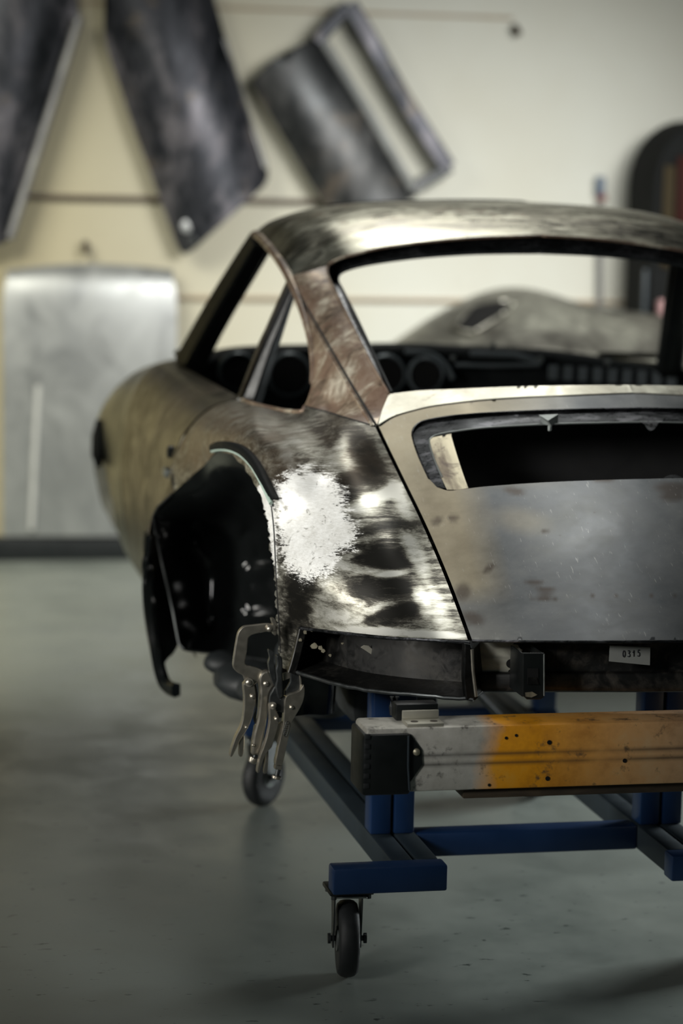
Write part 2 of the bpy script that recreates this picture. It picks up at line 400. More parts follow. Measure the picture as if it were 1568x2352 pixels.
def beam_mat():
    t = NT('galvanised beam with orange spray'); n1 = t.noise(6, 6, .6); n2 = t.noise(30, 5, .65)
    f = t.math('ADD', t.math('MULTIPLY', n1, .6), t.math('MULTIPLY', n2, .4))
    gr = t.ramp(f, [(.36, (.30, .29, .26)), (.5, (.55, .53, .47)), (.64, (.68, .66, .60))])
    sx = t.n('ShaderNodeSeparateXYZ'); t.link(t.co, sx.inputs[0]); x = sx.outputs[0]
    on = t.math('ADD', x, t.math('MULTIPLY', t.math('SUBTRACT', n1, .5), .10))
    k = t.ramp(on, [(0, 0.), (.001, 0.), (1, 0.)]); 
    mr = t.n('ShaderNodeMapRange'); t.link(on, mr.inputs[0]); mr.inputs[1].default_value = .225; mr.inputs[2].default_value = .275
    mr2 = t.n('ShaderNodeMapRange'); t.link(on, mr2.inputs[0]); mr2.inputs[1].default_value = .70; mr2.inputs[2].default_value = .34; mr2.inputs[3].default_value = .42; mr2.inputs[4].default_value = 1.
    o = t.math('MULTIPLY', mr.outputs[0], mr2.outputs[0])
    orng = t.ramp(f, [(.38, (.62, .24, .010)), (.55, (.88, .37, .012)), (.68, (.84, .42, .05))])
    c = t.mix(o, gr, orng)
    z = sx.outputs[2]
    for zc in (.070, .052):   # long shallow grooves, drawn as dark lines on the face
        d = t.math('ABSOLUTE', t.math('SUBTRACT', z, zc)); l = t.ramp(d, [(.0022, .75), (.0048, 0.)]); l2 = t.math('MULTIPLY', l, t.ramp(t.noise(5, 4, .6, t.mapv((1, 1, .1))), [(.35, .3), (.6, 1.)]))
        c = t.mix(l2, c, (.03, .028, .024))
    dr = t.ramp(t.noise(26, 5, .7), [(.57, 0.), (.68, .85)]); c = t.mix(dr, c, (.06, .052, .042))
    t.set(Base_Color=c, Metallic=t.math('SUBTRACT', .45, t.math('MULTIPLY', o, .4)), Roughness=.5); t.bump(n2, .1, .001)
    return t.m
M['beam'] = beam_mat()
M['plank'] = steel('dark brown plank', (.09, .065, .035), (.05, .036, .022), (.02, .016, .012), None, 0, .6, 0, 7, (.3, 1, 1))
def wall_mat():
    t = NT('cream plaster wall'); n = t.noise(1.1, 6, .6); n2 = t.noise(7, 5, .6)
    sx = t.n('ShaderNodeSeparateXYZ'); t.link(t.co, sx.inputs[0])
    mr = t.n('ShaderNodeMapRange'); t.link(sx.outputs[0], mr.inputs[0]); mr.inputs[1].default_value = -1.3; mr.inputs[2].default_value = .7   # yellower and darker towards the left
    c = t.mix(mr.outputs[0], (.52, .45, .26), (.66, .67, .60))
    c = t.mix(t.ramp(n, [(.35, .18), (.6, 0.)]), c, (.44, .38, .25)); c = t.mix(t.ramp(n2, [(.62, 0.), (.75, .15)]), c, (.35, .3, .22))
    t.set(Base_Color=c, Roughness=.7); t.bump(n2, .05, .002); return t.m
def floor_mat():
    t = NT('worn painted concrete'); n = t.noise(.9, 7, .6); n2 = t.noise(5, 6, .65); f = t.math('ADD', t.math('MULTIPLY', n, .55), t.math('MULTIPLY', n2, .45))
    c = t.ramp(f, [(.34, (.162, .182, .166)), (.5, (.222, .246, .224)), (.66, (.27, .293, .265))])
    sp = t.ramp(t.noise(20, 4, .6, t.mapv((1, 1.9, 1))), [(.64, 0.), (.69, .85)]); sp2 = t.math('MULTIPLY', sp, t.ramp(t.noise(1.6, 3), [(.36, 0.), (.5, 1.)]))
    c = t.mix(sp2, c, (.03, .04, .035))
    t.set(Base_Color=c, Roughness=t.ramp(n2, [(.35, .30), (.7, .48)]), Specular_IOR_Level=.45); t.bump(n2, .05, .003); return t.m
M['wall'] = wall_mat(); M['floor'] = floor_mat()
M['trim'] = plain('brown wooden batten', (.10, .072, .05), .6, 0, .25, 12)
M['trim_pale'] = plain('tan batten edge', (.36, .28, .19), .6, 0, .2, 12)
M['base'] = plain('black skirting', (.010, .013, .014), .5)

# ------------------------------------------------------------------ setting
WY = 5.0
def structure(o): o['kind'] = 'structure'; return o
structure(box('floor', -7, 7, -7, WY+.1, -.1, 0, M['floor'], None, 0))
structure(box('wall_back', -7, 7, WY, WY+.1, 0, 4.2, M['wall'], None, 0))
structure(box('baseboard_back', -7, .3, WY-.09, WY-.001, 0, .098, M['base'], None, .004))
def zwall(px, py): return at(px, py, WY)
z1 = zwall(400, 458)[2]; x1 = zwall(735, 465)[0]; structure(box('trim_1', -7, x1, WY-.03, WY-.001, z1-.011, z1+.011, M['trim'], None, .003))
z2 = zwall(560, 684)[2]; x2 = zwall(395, 680)[0]; structure(box('trim_2', x2, 4, WY-.022, WY-.001, z2-.010, z2+.006, M['trim_pale'], None, .003))
z3 = zwall(700, 25)[2]; structure(box('trim_3', -7, zwall(1175, 40)[0], WY-.012, WY-.001, z3-.006, z3+.006, M['trim_pale'], None, .003))

# ------------------------------------------------------------------ car body shell
car = empty('car_body_shell', 'bare steel coupe body shell on blue trolley, fender ground bright by cut wheel arch', 'car', (0, .9, 0))
GAP = [(864, 980, -.22), (888, 1030, -.29), (918, 1092, -.37), (975, 1210, -.53), (1030, 1340, -.69), (1078, 1470, -.86)]
LC = GAP + [(1000, 1466, -.835), (900, 1460, -.765), (800, 1450, -.66), (740, 1443, -.58), (690, 1437, -.50), (640, 1440, -.43), (672, 1540, -.50), (640, 1530, -.42),
     (637, 1300, -.44), (630, 1150, -.37), (590, 1065, -.20), (550, 1035, -.05), (510, 1022, .10), (471, 1068, .36), (430, 1103, .46), (400, 1130, .53),
     (692, 942, .15), (622, 934, .42), (556, 915, .71),
     c3(-.75, .15, 1.078), c3(-.63, -.2, 1.088), c3(-.72, -.2, 1.06), c3(-.62, -.4, 1.015), c3(-.71, -.4, .985), c3(-.775, -.4, .92), c3(-.6, -.6, .905), c3(-.68, -.6, .87), c3(-.735, -.6, .80),
     c3(-.76, .70, 1.05), c3(-.82, .70, 1.0), c3(-.862, .70, .92), c3(-.77, .42, 1.062), c3(-.83, .42, 1.015),
     (708, 905, .17), (717, 835, .28), (712, 780, .36), (690, 700, .50), (662, 634, .63), (752, 610, .60), (765, 660, .48), (800, 730, .31), (850, 830, .07), (893, 905, -.10),
     (733, 690, .45), (772, 800, .195), (800, 880, .055), (820, 940, -.085), (760, 945, .04)]
TL = TPS(LC, 2e-5)
def blob(P, x, y, rx, ry, ang=0., soft=.5):
    a = math.radians(ang); dx, dy = P[:, 0]-x, P[:, 1]-y
    u = (dx*math.cos(a)+dy*math.sin(a))/rx; v = (-dx*math.sin(a)+dy*math.cos(a))/ry; r = np.sqrt(u*u+v*v)
    return np.clip((1+soft-r)/(2*soft), 0, 1)
def sdpoly(P, Q, soft):
    Q = np.asarray(Q, float); ins = inpoly(P, Q); d = np.full(len(P), 1e9)
    for a, b in zip(Q, np.roll(Q, -1, 0)):
        t = np.clip(((P-a)@(b-a))/((b-a)@(b-a)), 0, 1); d = np.minimum(d, np.linalg.norm(P-a-t[:, None]*(b-a), axis=1))
    return np.clip(.5+np.where(ins, d, -d)/(2*soft), 0, 1)
BRIGHT = [(628, 1120), (665, 1085), (715, 1080), (750, 1085), (772, 1110), (790, 1150), (808, 1205), (815, 1240), (808, 1255), (775, 1258), (770, 1290), (745, 1318), (705, 1328), (668, 1310), (652, 1270), (640, 1200)]
# grinder marks (bright strokes positive, burnished dark ones negative): x, y, rx, ry, angle, strength
MARKS = [(760, 1000, 60, 40, -40, -.12), (835, 1035, 55, 26, 60, -.30), (770, 1040, 60, 16, -55, .25), (700, 1010, 50, 22, 35, .28), (640, 1000, 60, 22, 40, .18), (660, 1050, 30, 14, 70, .3), (720, 1060, 40, 10, -50, .2),
         (850, 1090, 40, 34, 20, -.30), (790, 1075, 46, 20, -25, .12), (850, 1150, 80, 15, -22, .42), (845, 1170, 34, 20, -25, .12), (900, 1120, 26, 14, -30, .25), (800, 1120, 26, 36, 0, -.32),
         (885, 1215, 70, 15, -12, -.30), (850, 1235, 60, 9, -14, .3), (880, 1285, 70, 38, 5, -.42), (800, 1280, 40, 9, -28, .3), (845, 1310, 100, 10, 10, .45), (900, 1318, 46, 8, -12, .5), (870, 1350, 100, 26, -3, -.44),
         (770, 1350, 46, 22, 30, .28), (800, 1385, 60, 18, 20, .10), (730, 1400, 26, 46, -25, .14), (690, 1360, 34, 50, 0, -.34), (690, 1420, 24, 30, 0, -.2), (790, 1418, 50, 14, 15, .38), (850, 1405, 36, 9, -30, .25), (880, 1420, 60, 16, -6, -.36), (930, 1400, 60, 13, -10, -.40),
         (965, 1375, 15, 42, -20, .45), (1000, 1390, 20, 60, -24, .30), (955, 1275, 18, 60, -25, .42), (920, 1150, 14, 46, -25, .35), (1015, 1440, 50, 26, 0, .02), (900, 1452, 130, 9, 3, .55), (1010, 1458, 60, 6, 2, .4), (980, 1300, 12, 60, -24, -.05),
         (560, 960, 60, 18, 15, .12), (480, 1000, 50, 40, 0, -.04), (480, 950, 60, 14, 10, .05), (660, 1450, 16, 60, 0, -.22), (655, 1400, 10, 40, 0, .12), (830, 985, 40, 12, 25, .02), (880, 1040, 9, 40, -25, .1)]
def tone(P):
    t = np.full(len(P), .485)
    for x, y, rx, ry, a, s in MARKS: t += s*1.0*blob(P, x, y, rx, ry, a, .42)
    return np.clip(t, 0, 1.2)
def ground(P): return np.maximum(sdpoly(P, BRIGHT, 42), .95*sdpoly(P, [(600, 1105), (625, 1150), (634, 1200), (636, 1330), (628, 1300), (612, 1190), (590, 1125)], 8))
def brown(P): return np.clip(.8*blob(P, 560, 985, 120, 60, 15, .5)+.9*blob(P, 470, 1040, 70, 60, 0, .5)+.6*blob(P, 640, 1075, 40, 40, 0, .5)+.9*blob(P, 430, 960, 90, 60, 0, .4)+.35*blob(P, 800, 1040, 120, 60, 20, .6), 0, .95)
rj = random.Random(4)
def jag(P, amp=4, step=7): return [(p[0]+rj.uniform(-amp, amp), p[1]+rj.uniform(-amp*.4, amp*.4)) for p in lin(P, step)]
gapline = cr([(g[0], g[1]) for g in GAP], 6)
seam = cr([(700, 933), (760, 949), (815, 966), (862, 979)], 5)
archjag = jag(cr([(500, 1036), (530, 1044), (555, 1066), (575, 1098), (595, 1135), (607, 1170), (616, 1215), (622, 1270), (631, 1320), (635, 1400), (638, 1450), (641, 1530)], 4))
door_cut = [tuple(proj(p)) for p in cr([(-.69, .705, 1.068), (-.76, .705, 1.05), (-.82, .705, 1.0), (-.862, .705, .92), (-.868, .705, .85)], 4)]
q_out = [(556, 915)] + door_cut[1:] + [(400, 1130), (430, 1103), (471, 1068), (486, 1048)] + archjag + [(655, 1537), (672, 1541), (676, 1500), (684, 1455), (690, 1438)] + \
    list(cr([(690, 1438), (740, 1445), (800, 1452), (900, 1462), (1000, 1467), (1074, 1470)], 4))[1:] + [(p[0]-3, p[1]) for p in gapline[::-1]][1:] + list(seam[::-1])[1:] + \
    list(cr([(692, 944), (660, 942), (622, 935), (585, 926)], 3))
q = skin('quarter_panel', q_out, TL, M['fender'], car, sp=6, th=.002, attrs={'tone': tone, 'ground': ground, 'brown': brown})
q['label'] = 'steel quarter panel with a bright freshly ground patch'
flip(q, 'quarter_panel', car)
p_out = list(cr([(662, 634), (690, 700), (712, 780), (718, 835), (716, 880), (705, 918), (698, 931)], 5)) + list(seam)[1:] + [(866, 972), (878, 940), (893, 905)] + list(cr([(893, 905), (850, 830), (800, 730), (765, 660), (752, 630), (752, 610)], 5))[1:] + [(705, 624)]
pil = skin('rear_pillar', p_out, TL, M['pillar_metal'], car, sp=9, th=.003)
pil['label'] = 'rusty brown rear pillar'
flip(pil, 'rear_pillar', car)
def ptube(name, pts, surf, r, mat, parent, off=0., n=8):
    P = np.array(pts, float); Y = surf(P)+off; return tube(name, [at(a[0], a[1], y) for a, y in zip(P, Y)], r, mat, parent, n)
s1 = cr([(672, 650), (700, 700), (735, 760), (765, 812), (800, 872), (835, 930), (863, 976)], 5)
for o_, m_, r_ in (((0, 0), 'gap', .0028), ((-9, 2), 'pillar_metal', .0035)):
    t_ = ptube('pillar_seam', s1+np.array(o_), TL, r_, M[m_], car, -.001); flip(t_, 'pillar_seam', car)
t_ = ptube('panel_seam', seam, TL, .002, M['gap'], car, -.0005); flip(t_, 'panel_seam', car)
t_ = ptube('arch_seam', cr([(622, 1152), (629, 1220), (633, 1300), (637, 1380), (641, 1440), (644, 1500)], 5), TL, .0016, M['gap'], car, -.0012)
t_ = ptube('window_seam', cr([(700, 935), (692, 946), (660, 945), (622, 938), (585, 929), (556, 918)], 4), TL, .006, M['pillar_metal'], car, .002); flip(t_, 'window_seam', car)

# engine lid ---------------------------------------------------------
def Zc(Y): u = (Y+.2)/-.8; return 1.163+(.757-1.163)*u+.055*u*(1-u)
def midp(Ya, f):  # between gap edge and centre
    return None
LD = [(g[0]+6, g[1], g[2]) for g in GAP] + [c3(X0, y, Zc(y)) for y in (-.13+.0, -.2, -.32, -.45, -.6, -.8, -1.0)] + [c3(.29, y, Zc(y)-.004) for y in (-.2, -.45, -.7, -.98)]
for i, (gx, gy, gY) in enumerate(GAP):
    a = at(gx, gy, gY); yc = [-.2, -.28, -.37, -.57, -.77, -1.0][i]; b = np.array([X0, yc, Zc(yc)])
    for fr in (.35, .7):
        p_ = a+(b-a)*fr; k = 1-(1-fr)**2; p_[1] = a[1]+(yc-a[1])*k; p_[2] = a[2]+(b[2]-a[2])*k; LD.append(c3(*p_))
LD += [(893, 905, -.10), (1050, 893, -.118), (1250, 886, -.128)]
TD = TPS(LD, 2e-5)
print('lid bottom centre', proj((0, -1.0, Zc(-1.0))), 'hole bottom', proj((0, -.45, Zc(-.45))), 'win edge', proj((0, -.13, Zc(-.13))), 'top', proj((0, -.2, Zc(-.2))))
lid = empty('engine_lid', '', 'x', (0, .9, 0)); del lid['label']; del lid['category']; lid.parent = car; lid.location = (0, -1.2, .8)
hole = list(cr([(985, 1100), (962, 1050), (949, 1012), (947, 990), (960, 973), (985, 964), (1050, 954), (1150, 947), (1300, 941), (1450, 938), (1640, 936)], 5)) + [(1640, 1095)] + list(cr([(1568, 1098), (1400, 1102), (1250, 1108), (1120, 1117), (1060, 1124), (1030, 1127), (1003, 1119)], 4))
lid_out = [(p[0]+6, p[1]) for p in gapline] + list(cr([(1084, 1471), (1250, 1473), (1400, 1473), (1568, 1472), (1790, 1470)], 4))[1:] + list(cr([(1720, 905), (1560, 904), (1450, 905), (1300, 911), (1200, 915), (1100, 922), (1000, 934), (950, 945), (905, 959), (874, 979)], 4))
STAIN = [(1227, 1338, 20, 7, 3), (1253, 1355, 22, 7, 0), (1250, 1373, 20, 6, -2), (1122, 1306, 16, 7, -35), (1003, 1197, 14, 9, -25), (1062, 1360, 18, 20, 20), (1085, 1420, 26, 14, 20), (1220, 1372, 5, 4, 0), (1275, 1374, 4, 3, 0), (1360, 1371, 4, 4, 0), (1416, 1370, 3, 3, 0), (1495, 1368, 3, 3, 0), (1547, 1368, 3, 3, 0), (1385, 1102, 26, 6, 5), (1545, 1140, 30, 12, 0), (1545, 1120, 40, 12, 0), (1040, 1190, 12, 8, 0), (1180, 1128, 24, 8, 10), (1250, 1220, 8, 4, 0)]
def stain(P):
    s = np.zeros(len(P))
    for x, y, a, b, r in STAIN: s = np.maximum(s, .9*blob(P, x, y, a, b, r, .35))
    return s
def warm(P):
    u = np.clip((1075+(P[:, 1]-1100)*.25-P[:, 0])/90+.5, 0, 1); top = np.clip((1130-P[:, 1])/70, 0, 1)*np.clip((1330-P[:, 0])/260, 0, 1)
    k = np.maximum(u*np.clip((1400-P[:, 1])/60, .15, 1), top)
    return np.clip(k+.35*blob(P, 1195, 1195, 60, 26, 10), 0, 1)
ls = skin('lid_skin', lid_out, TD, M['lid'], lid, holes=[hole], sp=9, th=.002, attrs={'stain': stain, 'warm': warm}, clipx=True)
inner = list(cr([(1030, 1122), (1012, 1090), (996, 1052), (986, 1018), (990, 1006), (1010, 997), (1050, 990), (1110, 983), (1200, 977), (1300, 973), (1450, 970), (1640, 967)], 5))
houter = hole[:next(i for i, p in enumerate(hole) if p[0] >= 1640)+1]
skin('grille_channel', [(1003, 1119)]+houter+inner[::-1], TD, M['channel'], lid, sp=9, th=.002, clipx=True, inset=.012)
skin('grille_side_plate', list(cr([(1026, 1124), (1010, 1090), (994, 1052), (985, 1018), (991, 1005)], 4))+[(1036, 996)]+list(cr([(1036, 1002), (1048, 1042), (1062, 1085), (1075, 1121)], 4))+[(1050, 1125)], TD, M['plate_metal'], lid, sp=9, th=.002, inset=.010, mirror='grille_side_plate')
hp = np.array(houter+[(1640, 937)]); Yh = TD(hp)
W0 = np.array([at(p[0], p[1], y) for p, y in zip(hp, Yh)]); W1 = np.array([at(p[0], p[1], y+.0125) for p, y in zip(hp, Yh)]); kx = W0[:, 0] < X0+.01; W0, W1 = W0[kx], W1[kx]; W0[:, 0] = np.minimum(W0[:, 0], X0); W1[:, 0] = np.minimum(W1[:, 0], X0)
wl = loft('grille_channel_wall', [W0, W1], M['channel'], lid, 1, 2, .0015); flip(wl, 'grille_channel_wall', lid)
rimt = ptube('grille_rim', [p for p in houter if p[0] < 1490], TD, .0022, M['channel'], lid, .001); flip(rimt, 'grille_rim', lid)
rp = [p for p in inner if p[0] < 1497]
rimi = ptube('grille_flange_edge', rp[4:], TD, .002, M['zinc'], lid, .011); flip(rimi, 'grille_flange_edge', lid)
def pplate(name, px, Y, th, mat, parent, bev=.001, smoothn=0, surf=None, off=0.):
    P = cr(px, smoothn, True) if smoothn else np.array(px, float)
    if surf is not None: return plate(name, [at(a[0], a[1], y) for a, y in zip(P, surf(P)+off)], th, mat, parent, bev)
    return plate(name, [at(a[0], a[1], Y) for a in P], th, mat, parent, bev)
pplate('mounting_tab', [(1463, 960), (1527, 960), (1512, 972), (1504, 984), (1495, 989), (1486, 984), (1478, 972)], 0, .002, M['channel'], lid, .0006, 3, TD, .008)
pplate('mounting_tab', [(1522, 1103), (1530, 1094), (1545, 1090), (1560, 1093), (1568, 1100)], 0, .002, M['channel'], lid, .0006, 3, TD, .004)
lathe('tab_hole', [(.0035, 0), (.0035, .0012)], at(1495, 976, float(TD([(1495, 976)])[0])+.0055), -FW, M['gap'], lid, 12)
lathe('plate_hole', [(.0035, 0), (.0035, .0012)], at(1019, 1000, float(TD([(1019, 1000)])[0])+.008), -FW, M['gap'], lid, 12)
lc = empty('lid_catch', '', 'x'); del lc['label']; del lc['category']; lc.parent = lid
cY = float(TD([(1260, 965)])[0])
def cpt(x, y, d): return at(x, y, cY+d)
V = [cpt(1237, 953, -.002), cpt(1258, 966, -.016), cpt(1282, 951, -.002), cpt(1281, 966, -.004), cpt(1266, 979, -.012), cpt(1244, 973, -.004), cpt(1237, 953, .012), cpt(1282, 951, .012), cpt(1281, 966, .012), cpt(1244, 973, .012)]
mesh('catch_body', V, [(0, 1, 4, 5), (1, 2, 3, 4), (0, 6, 7, 2, 1), (5, 4, 3, 8, 9), (0, 5, 9, 6), (2, 7, 8, 3), (6, 9, 8, 7)], M['zinc'], lc, False)
lathe('catch_pin', [(.004, 0), (.004, .012), (.002, .014)], cpt(1262, 976, .004), (0, 0, -1), M['zinc'], lc, 12)
bottom_edge = [p for p in cr([(1084, 1472), (1250, 1474), (1400, 1474), (1568, 1473), (1670, 1472)], 6)]
t_ = ptube('lid_hem', bottom_edge, TD, .003, M['channel'], lid, .001); flip(t_, 'lid_hem', lid)

# cowl strip below the rear window --------------------------------
cowl_out = list(cr([(893, 905), (960, 897), (1050, 893), (1200, 887), (1400, 884), (1640, 885)], 4)) + list(cr([(1660, 900), (1560, 900), (1450, 901), (1300, 907), (1200, 911), (1100, 918), (1000, 930), (950, 941), (903, 955), (868, 975)], 4)) + [(878, 940)]
ck = skin('rear_cowl_strip', cowl_out, TD, M['cowl_metal'], car, sp=8, th=.003, clipx=True)

# roof -------------------------------------------------------------
rear = [at(662, 634, .63), at(705, 624, .615), at(752, 610, .60), at(800, 588, .585), at(900, 566, .57), at(1050, 550, .56), np.array([X0, .55, at(1250, 541.5, .55)[2]])]
def rrow(Y, xs, zs): return [np.array([x, Y, z]) for x, z in zip(xs, zs)]
X_ = [-.592, -.55, -.50, -.445, -.335, -.16, X0]
rows = [rear,
        rrow(.76, [-.592]+X_[1:], [1.420, 1.464, 1.491, 1.512, 1.535, 1.549, 1.554]),
        rrow(.95, [-.588]+X_[1:], [1.452, 1.494, 1.520, 1.540, 1.560, 1.571, 1.575]),
        rrow(1.15, [-.582]+X_[1:], [1.474, 1.506, 1.528, 1.544, 1.561, 1.571, 1.575]),
        rrow(1.32, [-.565, -.535, -.49, -.44, -.335, -.16, X0], [1.470, 1.496, 1.515, 1.529, 1.545, 1.555, 1.558])]
full = [r + [p*np.array([-1, 1, 1])+np.array([2*X0, 0, 0]) for p in r[-2::-1]] for r in rows]
roof = loft('roof_panel', full, M['roof_metal'], car, 5, 6, .003, out=(0, .9, .9))
rail = cr([at(586, 538, 1.16), at(600, 548, 1.03), at(622, 573, .88), at(642, 600, .74), at(662, 634, .63), at(690, 700, .50), at(712, 780, .36), at(718, 835, .28), at(716, 880, .22)], 5)
t_ = tube('drip_rail', rail, [.011]*21+[.011-.0003*k for k in range(len(rail)-21)], M['pillar_metal'], car, 10); flip(t_, 'drip_rail', car)
hd = [np.array([x+X0, 1.30+.03*(1-(x/.56)**2), 1.462+.085*(1-(x/.56)**2)]) for x in np.linspace(-.59, .59, 17)]
tube('windshield_header', hd, .028, M['interior'], car, 8)
tube('windshield_seal', cr([at(742, 471, 1.2), at(850, 465.5, 1.2), at(1000, 461.5, 1.2), at(1120, 461.5, 1.2), at(1215, 465, 1.2)], 5), [.001]+[.0045]*19+[.001], M['strip'], car, 8)
# rear window channel ------------------------------------------------
wo = cr([(893, 905), (850, 830), (800, 730), (765, 660), (752, 630), (753, 611), (768, 599), (800, 588), (880, 569), (980, 556), (1100, 546), (1250, 541)], 6)
wi = cr([(899, 902), (866, 832), (818, 730), (785, 665), (775, 645), (779, 630), (798, 619), (850, 606), (950, 592), (1050, 584), (1130, 581), (1250, 580)], 6)
Yo = cr(np.array([[-.10], [.07], [.31], [.48], [.56], [.60], [.595], [.585], [.572], [.563], [.555], [.55]]), 6)[:, 0]
A = np.array([at(p[0], p[1], y) for p, y in zip(wo, Yo)]); B = np.array([at(p[0], p[1], y+.022) for p, y in zip(wi, Yo)])
A[-1, 0] = B[-1, 0] = X0; Mi = A*.6+B*.4+np.array([0, .016, -.004])
chn = loft('rear_window_channel', [A, A*.85+B*.15+np.array([0, .012, 0]), Mi, B], M['channel'], car, 1, 4, .002, out=(0, 3, 1.2))
flip(chn, 'rear_window_channel', car)
t_ = tube('rear_window_lip', B, .004, M['interior'], car, 8); flip(t_, 'rear_window_lip', car)
t_ = tube('rear_window_edge', A, .0035, M['pillar_metal'], car, 8); flip(t_, 'rear_window_edge', car)
# pillars ------------------------------------------------------------
ap = cr([at(596, 550, 1.17), at(560, 612, 1.27), at(500, 715, 1.43), at(434, 838, 1.62)], 6)
t_ = tube('front_pillar', ap, np.linspace(.024, .036, len(ap)), M['black'], car, 8, RECT); flip(t_, 'front_pillar', car)
t_ = tube('front_pillar_flange', ap+np.array([.035, .01, -.012]), .009, M['interior'], car, 6); flip(t_, 'front_pillar_flange', car)
bp = cr([at(672, 652, .62), at(640, 735, .64), at(612, 805, .66), at(571, 925, .69)], 6)
t_ = tube('door_pillar', bp, np.linspace(.012, .026, len(bp)), M['black'], car, 8, RECT); flip(t_, 'door_pillar', car)
be = cr([at(663, 642, .60), at(625, 728, .62), at(592, 805, .64), at(549, 914, .67)], 6)
t_ = tube('door_pillar_edge', be, .0045, M['door_metal'], car, 6); flip(t_, 'door_pillar_edge', car)

# doors and front fenders --------------------------------------------
D0 = [(-.69, 1.068), (-.76, 1.052), (-.82, 1.005), (-.858, .93), (-.872, .80), (-.870, .65), (-.845, .50), (-.80, .40)]
D1 = [(-.712, 1.080), (-.775, 1.066), (-.828, 1.018), (-.862, .94), (-.876, .82), (-.872, .66), (-.85, .50), (-.80, .40)]
D2 = [(-.735, 1.090), (-.785, 1.077), (-.832, 1.025), (-.863, .94), (-.878, .82), (-.874, .66), (-.845, .50), (-.79, .41)]
def sec(D, Y): return [np.array([x, Y, z]) for x, z in D]
dr = loft('door', [sec(D0, .716), sec(D1, 1.2), sec(D2, 1.70)], M['door_metal'], car, 5, 8, .003, out=(0, 1.2, .7)); dr2 = flip(dr, 'door', car)
for d_, s_ in ((dr, -1), (dr2, 1)):
    lathe('door_lock', [(.016, -.01), (.016, .006), (.010, .010)], (X0*(1+s_)+s_*.862, .78, .925), (s_, 0, 0), M['black'], d_, 16)
    bm = bmesh.new(); q_ = X0*(1+s_); bbox(bm, q_+min(s_*.862, s_*.882), q_+max(s_*.862, s_*.882), .735, .80, .862, .885, .006); from_bm('door_handle', bm, M['zinc'], d_, True)
F0 = [(-.62, 1.085), (-.71, 1.07), (-.785, 1.035), (-.845, .965), (-.876, .85), (-.876, .68), (-.85, .52), (-.79, .42)]
F00 = [(-.70, 1.092), (-.765, 1.078), (-.825, 1.03), (-.860, .945), (-.878, .82), (-.874, .66), (-.845, .50), (-.79, .41)]
F1 = [(-.58, 1.035), (-.67, 1.04), (-.765, 1.012), (-.835, .955), (-.884, .86), (-.890, .72), (-.86, .55), (-.80, .43)]
F2 = [(-.56, .96), (-.65, .965), (-.735, .94), (-.80, .885), (-.848, .80), (-.858, .70), (-.83, .55), (-.77, .43)]
F3 = [(-.54, .87), (-.62, .872), (-.69, .85), (-.745, .80), (-.785, .72), (-.79, .63), (-.76, .52), (-.71, .44)]
F4 = [(-.52, .79), (-.58, .79), (-.64, .77), (-.69, .72), (-.715, .66), (-.715, .58), (-.70, .50), (-.66, .44)]
ff = loft('front_fender', [sec(F00, 1.712), sec(F0, 2.0), sec(F1, 2.3), sec(F2, 2.65), sec(F3, 2.9), sec(F4, 3.08)], M['front_metal'], car, 5, 7, .003, out=(0, 2.3, .7), keep=lambda c: (c[1]-2.3)**2+(c[2]-.46)**2 > .335**2)
flip(ff, 'front_fender', car)
ar = [np.array([-.886-.006, 2.3+.35*math.cos(t), .52+.35*math.sin(t)]) for t in np.linspace(.9, 2.3, 12)]
t_ = tube('front_arch_trim', [np.array([-.892, 2.22, .865]), np.array([-.897, 2.18, .82]), np.array([-.902, 2.13, .765]), np.array([-.902, 2.10, .735])], [.008, .02, .021, .009], M['strip'], car, 12)
hoodrows = [[np.array([x+X0, Y, z+.03*(1-(x/w_)**2)]) for x in np.linspace(-w_, w_, 7)] for Y, z, w_ in ((1.86, 1.085, .64), (2.2, 1.03, .585), (2.6, .955, .56), (2.9, .87, .54), (3.1, .78, .52))]
loft('front_hood', hoodrows, M['door_metal'], car, 4, 5, .003, out=(0, 2, 0))
t_ = tube('cowl_seal', cr([(-.60, 2.02, 1.095), (-.66, 1.92, 1.10), (-.705, 1.80, 1.108), (-.71, 1.70, 1.11)], 5), .010, M['black'], car, 8); flip(t_, 'cowl_seal', car)
t_ = tube('fender_seal', cr([(-.585, 2.6, .975), (-.63, 2.4, 1.025), (-.645, 2.2, 1.06), (-.62, 2.02, 1.09)], 5), .008, M['interior'], car, 8); flip(t_, 'fender_seal', car)
# sill flare that closes the front of the arch
arl = cr([at(400, 1131, .522), at(372, 1155, .556), at(352, 1180, .585), at(341, 1212, .60), at(337, 1260, .61), at(338, 1320, .612)], 4)
drl = cr([(-.868, .70, .905), (-.872, .70, .86), (-.873, .70, .80), (-.872, .70, .75), (-.870, .70, .70), (-.866, .70, .65)], 4)
t_ = loft('arch_front_flare', [arl, arl*.5+drl*.5+np.array([-.008, 0, 0]), drl], M['door_metal'], car, 1, 5, .003, out=(0, .6, .6)); flip(t_, 'arch_front_flare', car)
bl = cr([at(340, 1225, .60), at(338, 1290, .61), at(344, 1400, .61), at(357, 1490, .60), at(368, 1545, .585), at(381, 1574, .56), at(404, 1585, .50)], 5)
t_ = tube('arch_lip_blade', bl, np.linspace(.009, .012, len(bl)), M['black_gloss'], car, 8, [(1, .9), (.3, 1.6), (-1, 1.2), (-1, -1.2), (.3, -1.6), (1, -.9)]); flip(t_, 'arch_lip_blade', car)
bl2 = cr([at(352, 1200, .66), at(366, 1260, .69), at(384, 1340, .69), at(398, 1410, .68), at(410, 1470, .66), at(400, 1498, .65), at(386, 1512, .63)], 5); bl3 = cr([at(341, 1218, .62), at(340, 1270, .63), at(344, 1330, .63), at(351, 1400, .63), at(358, 1460, .63), at(366, 1500, .62), at(374, 1530, .60)], 5)
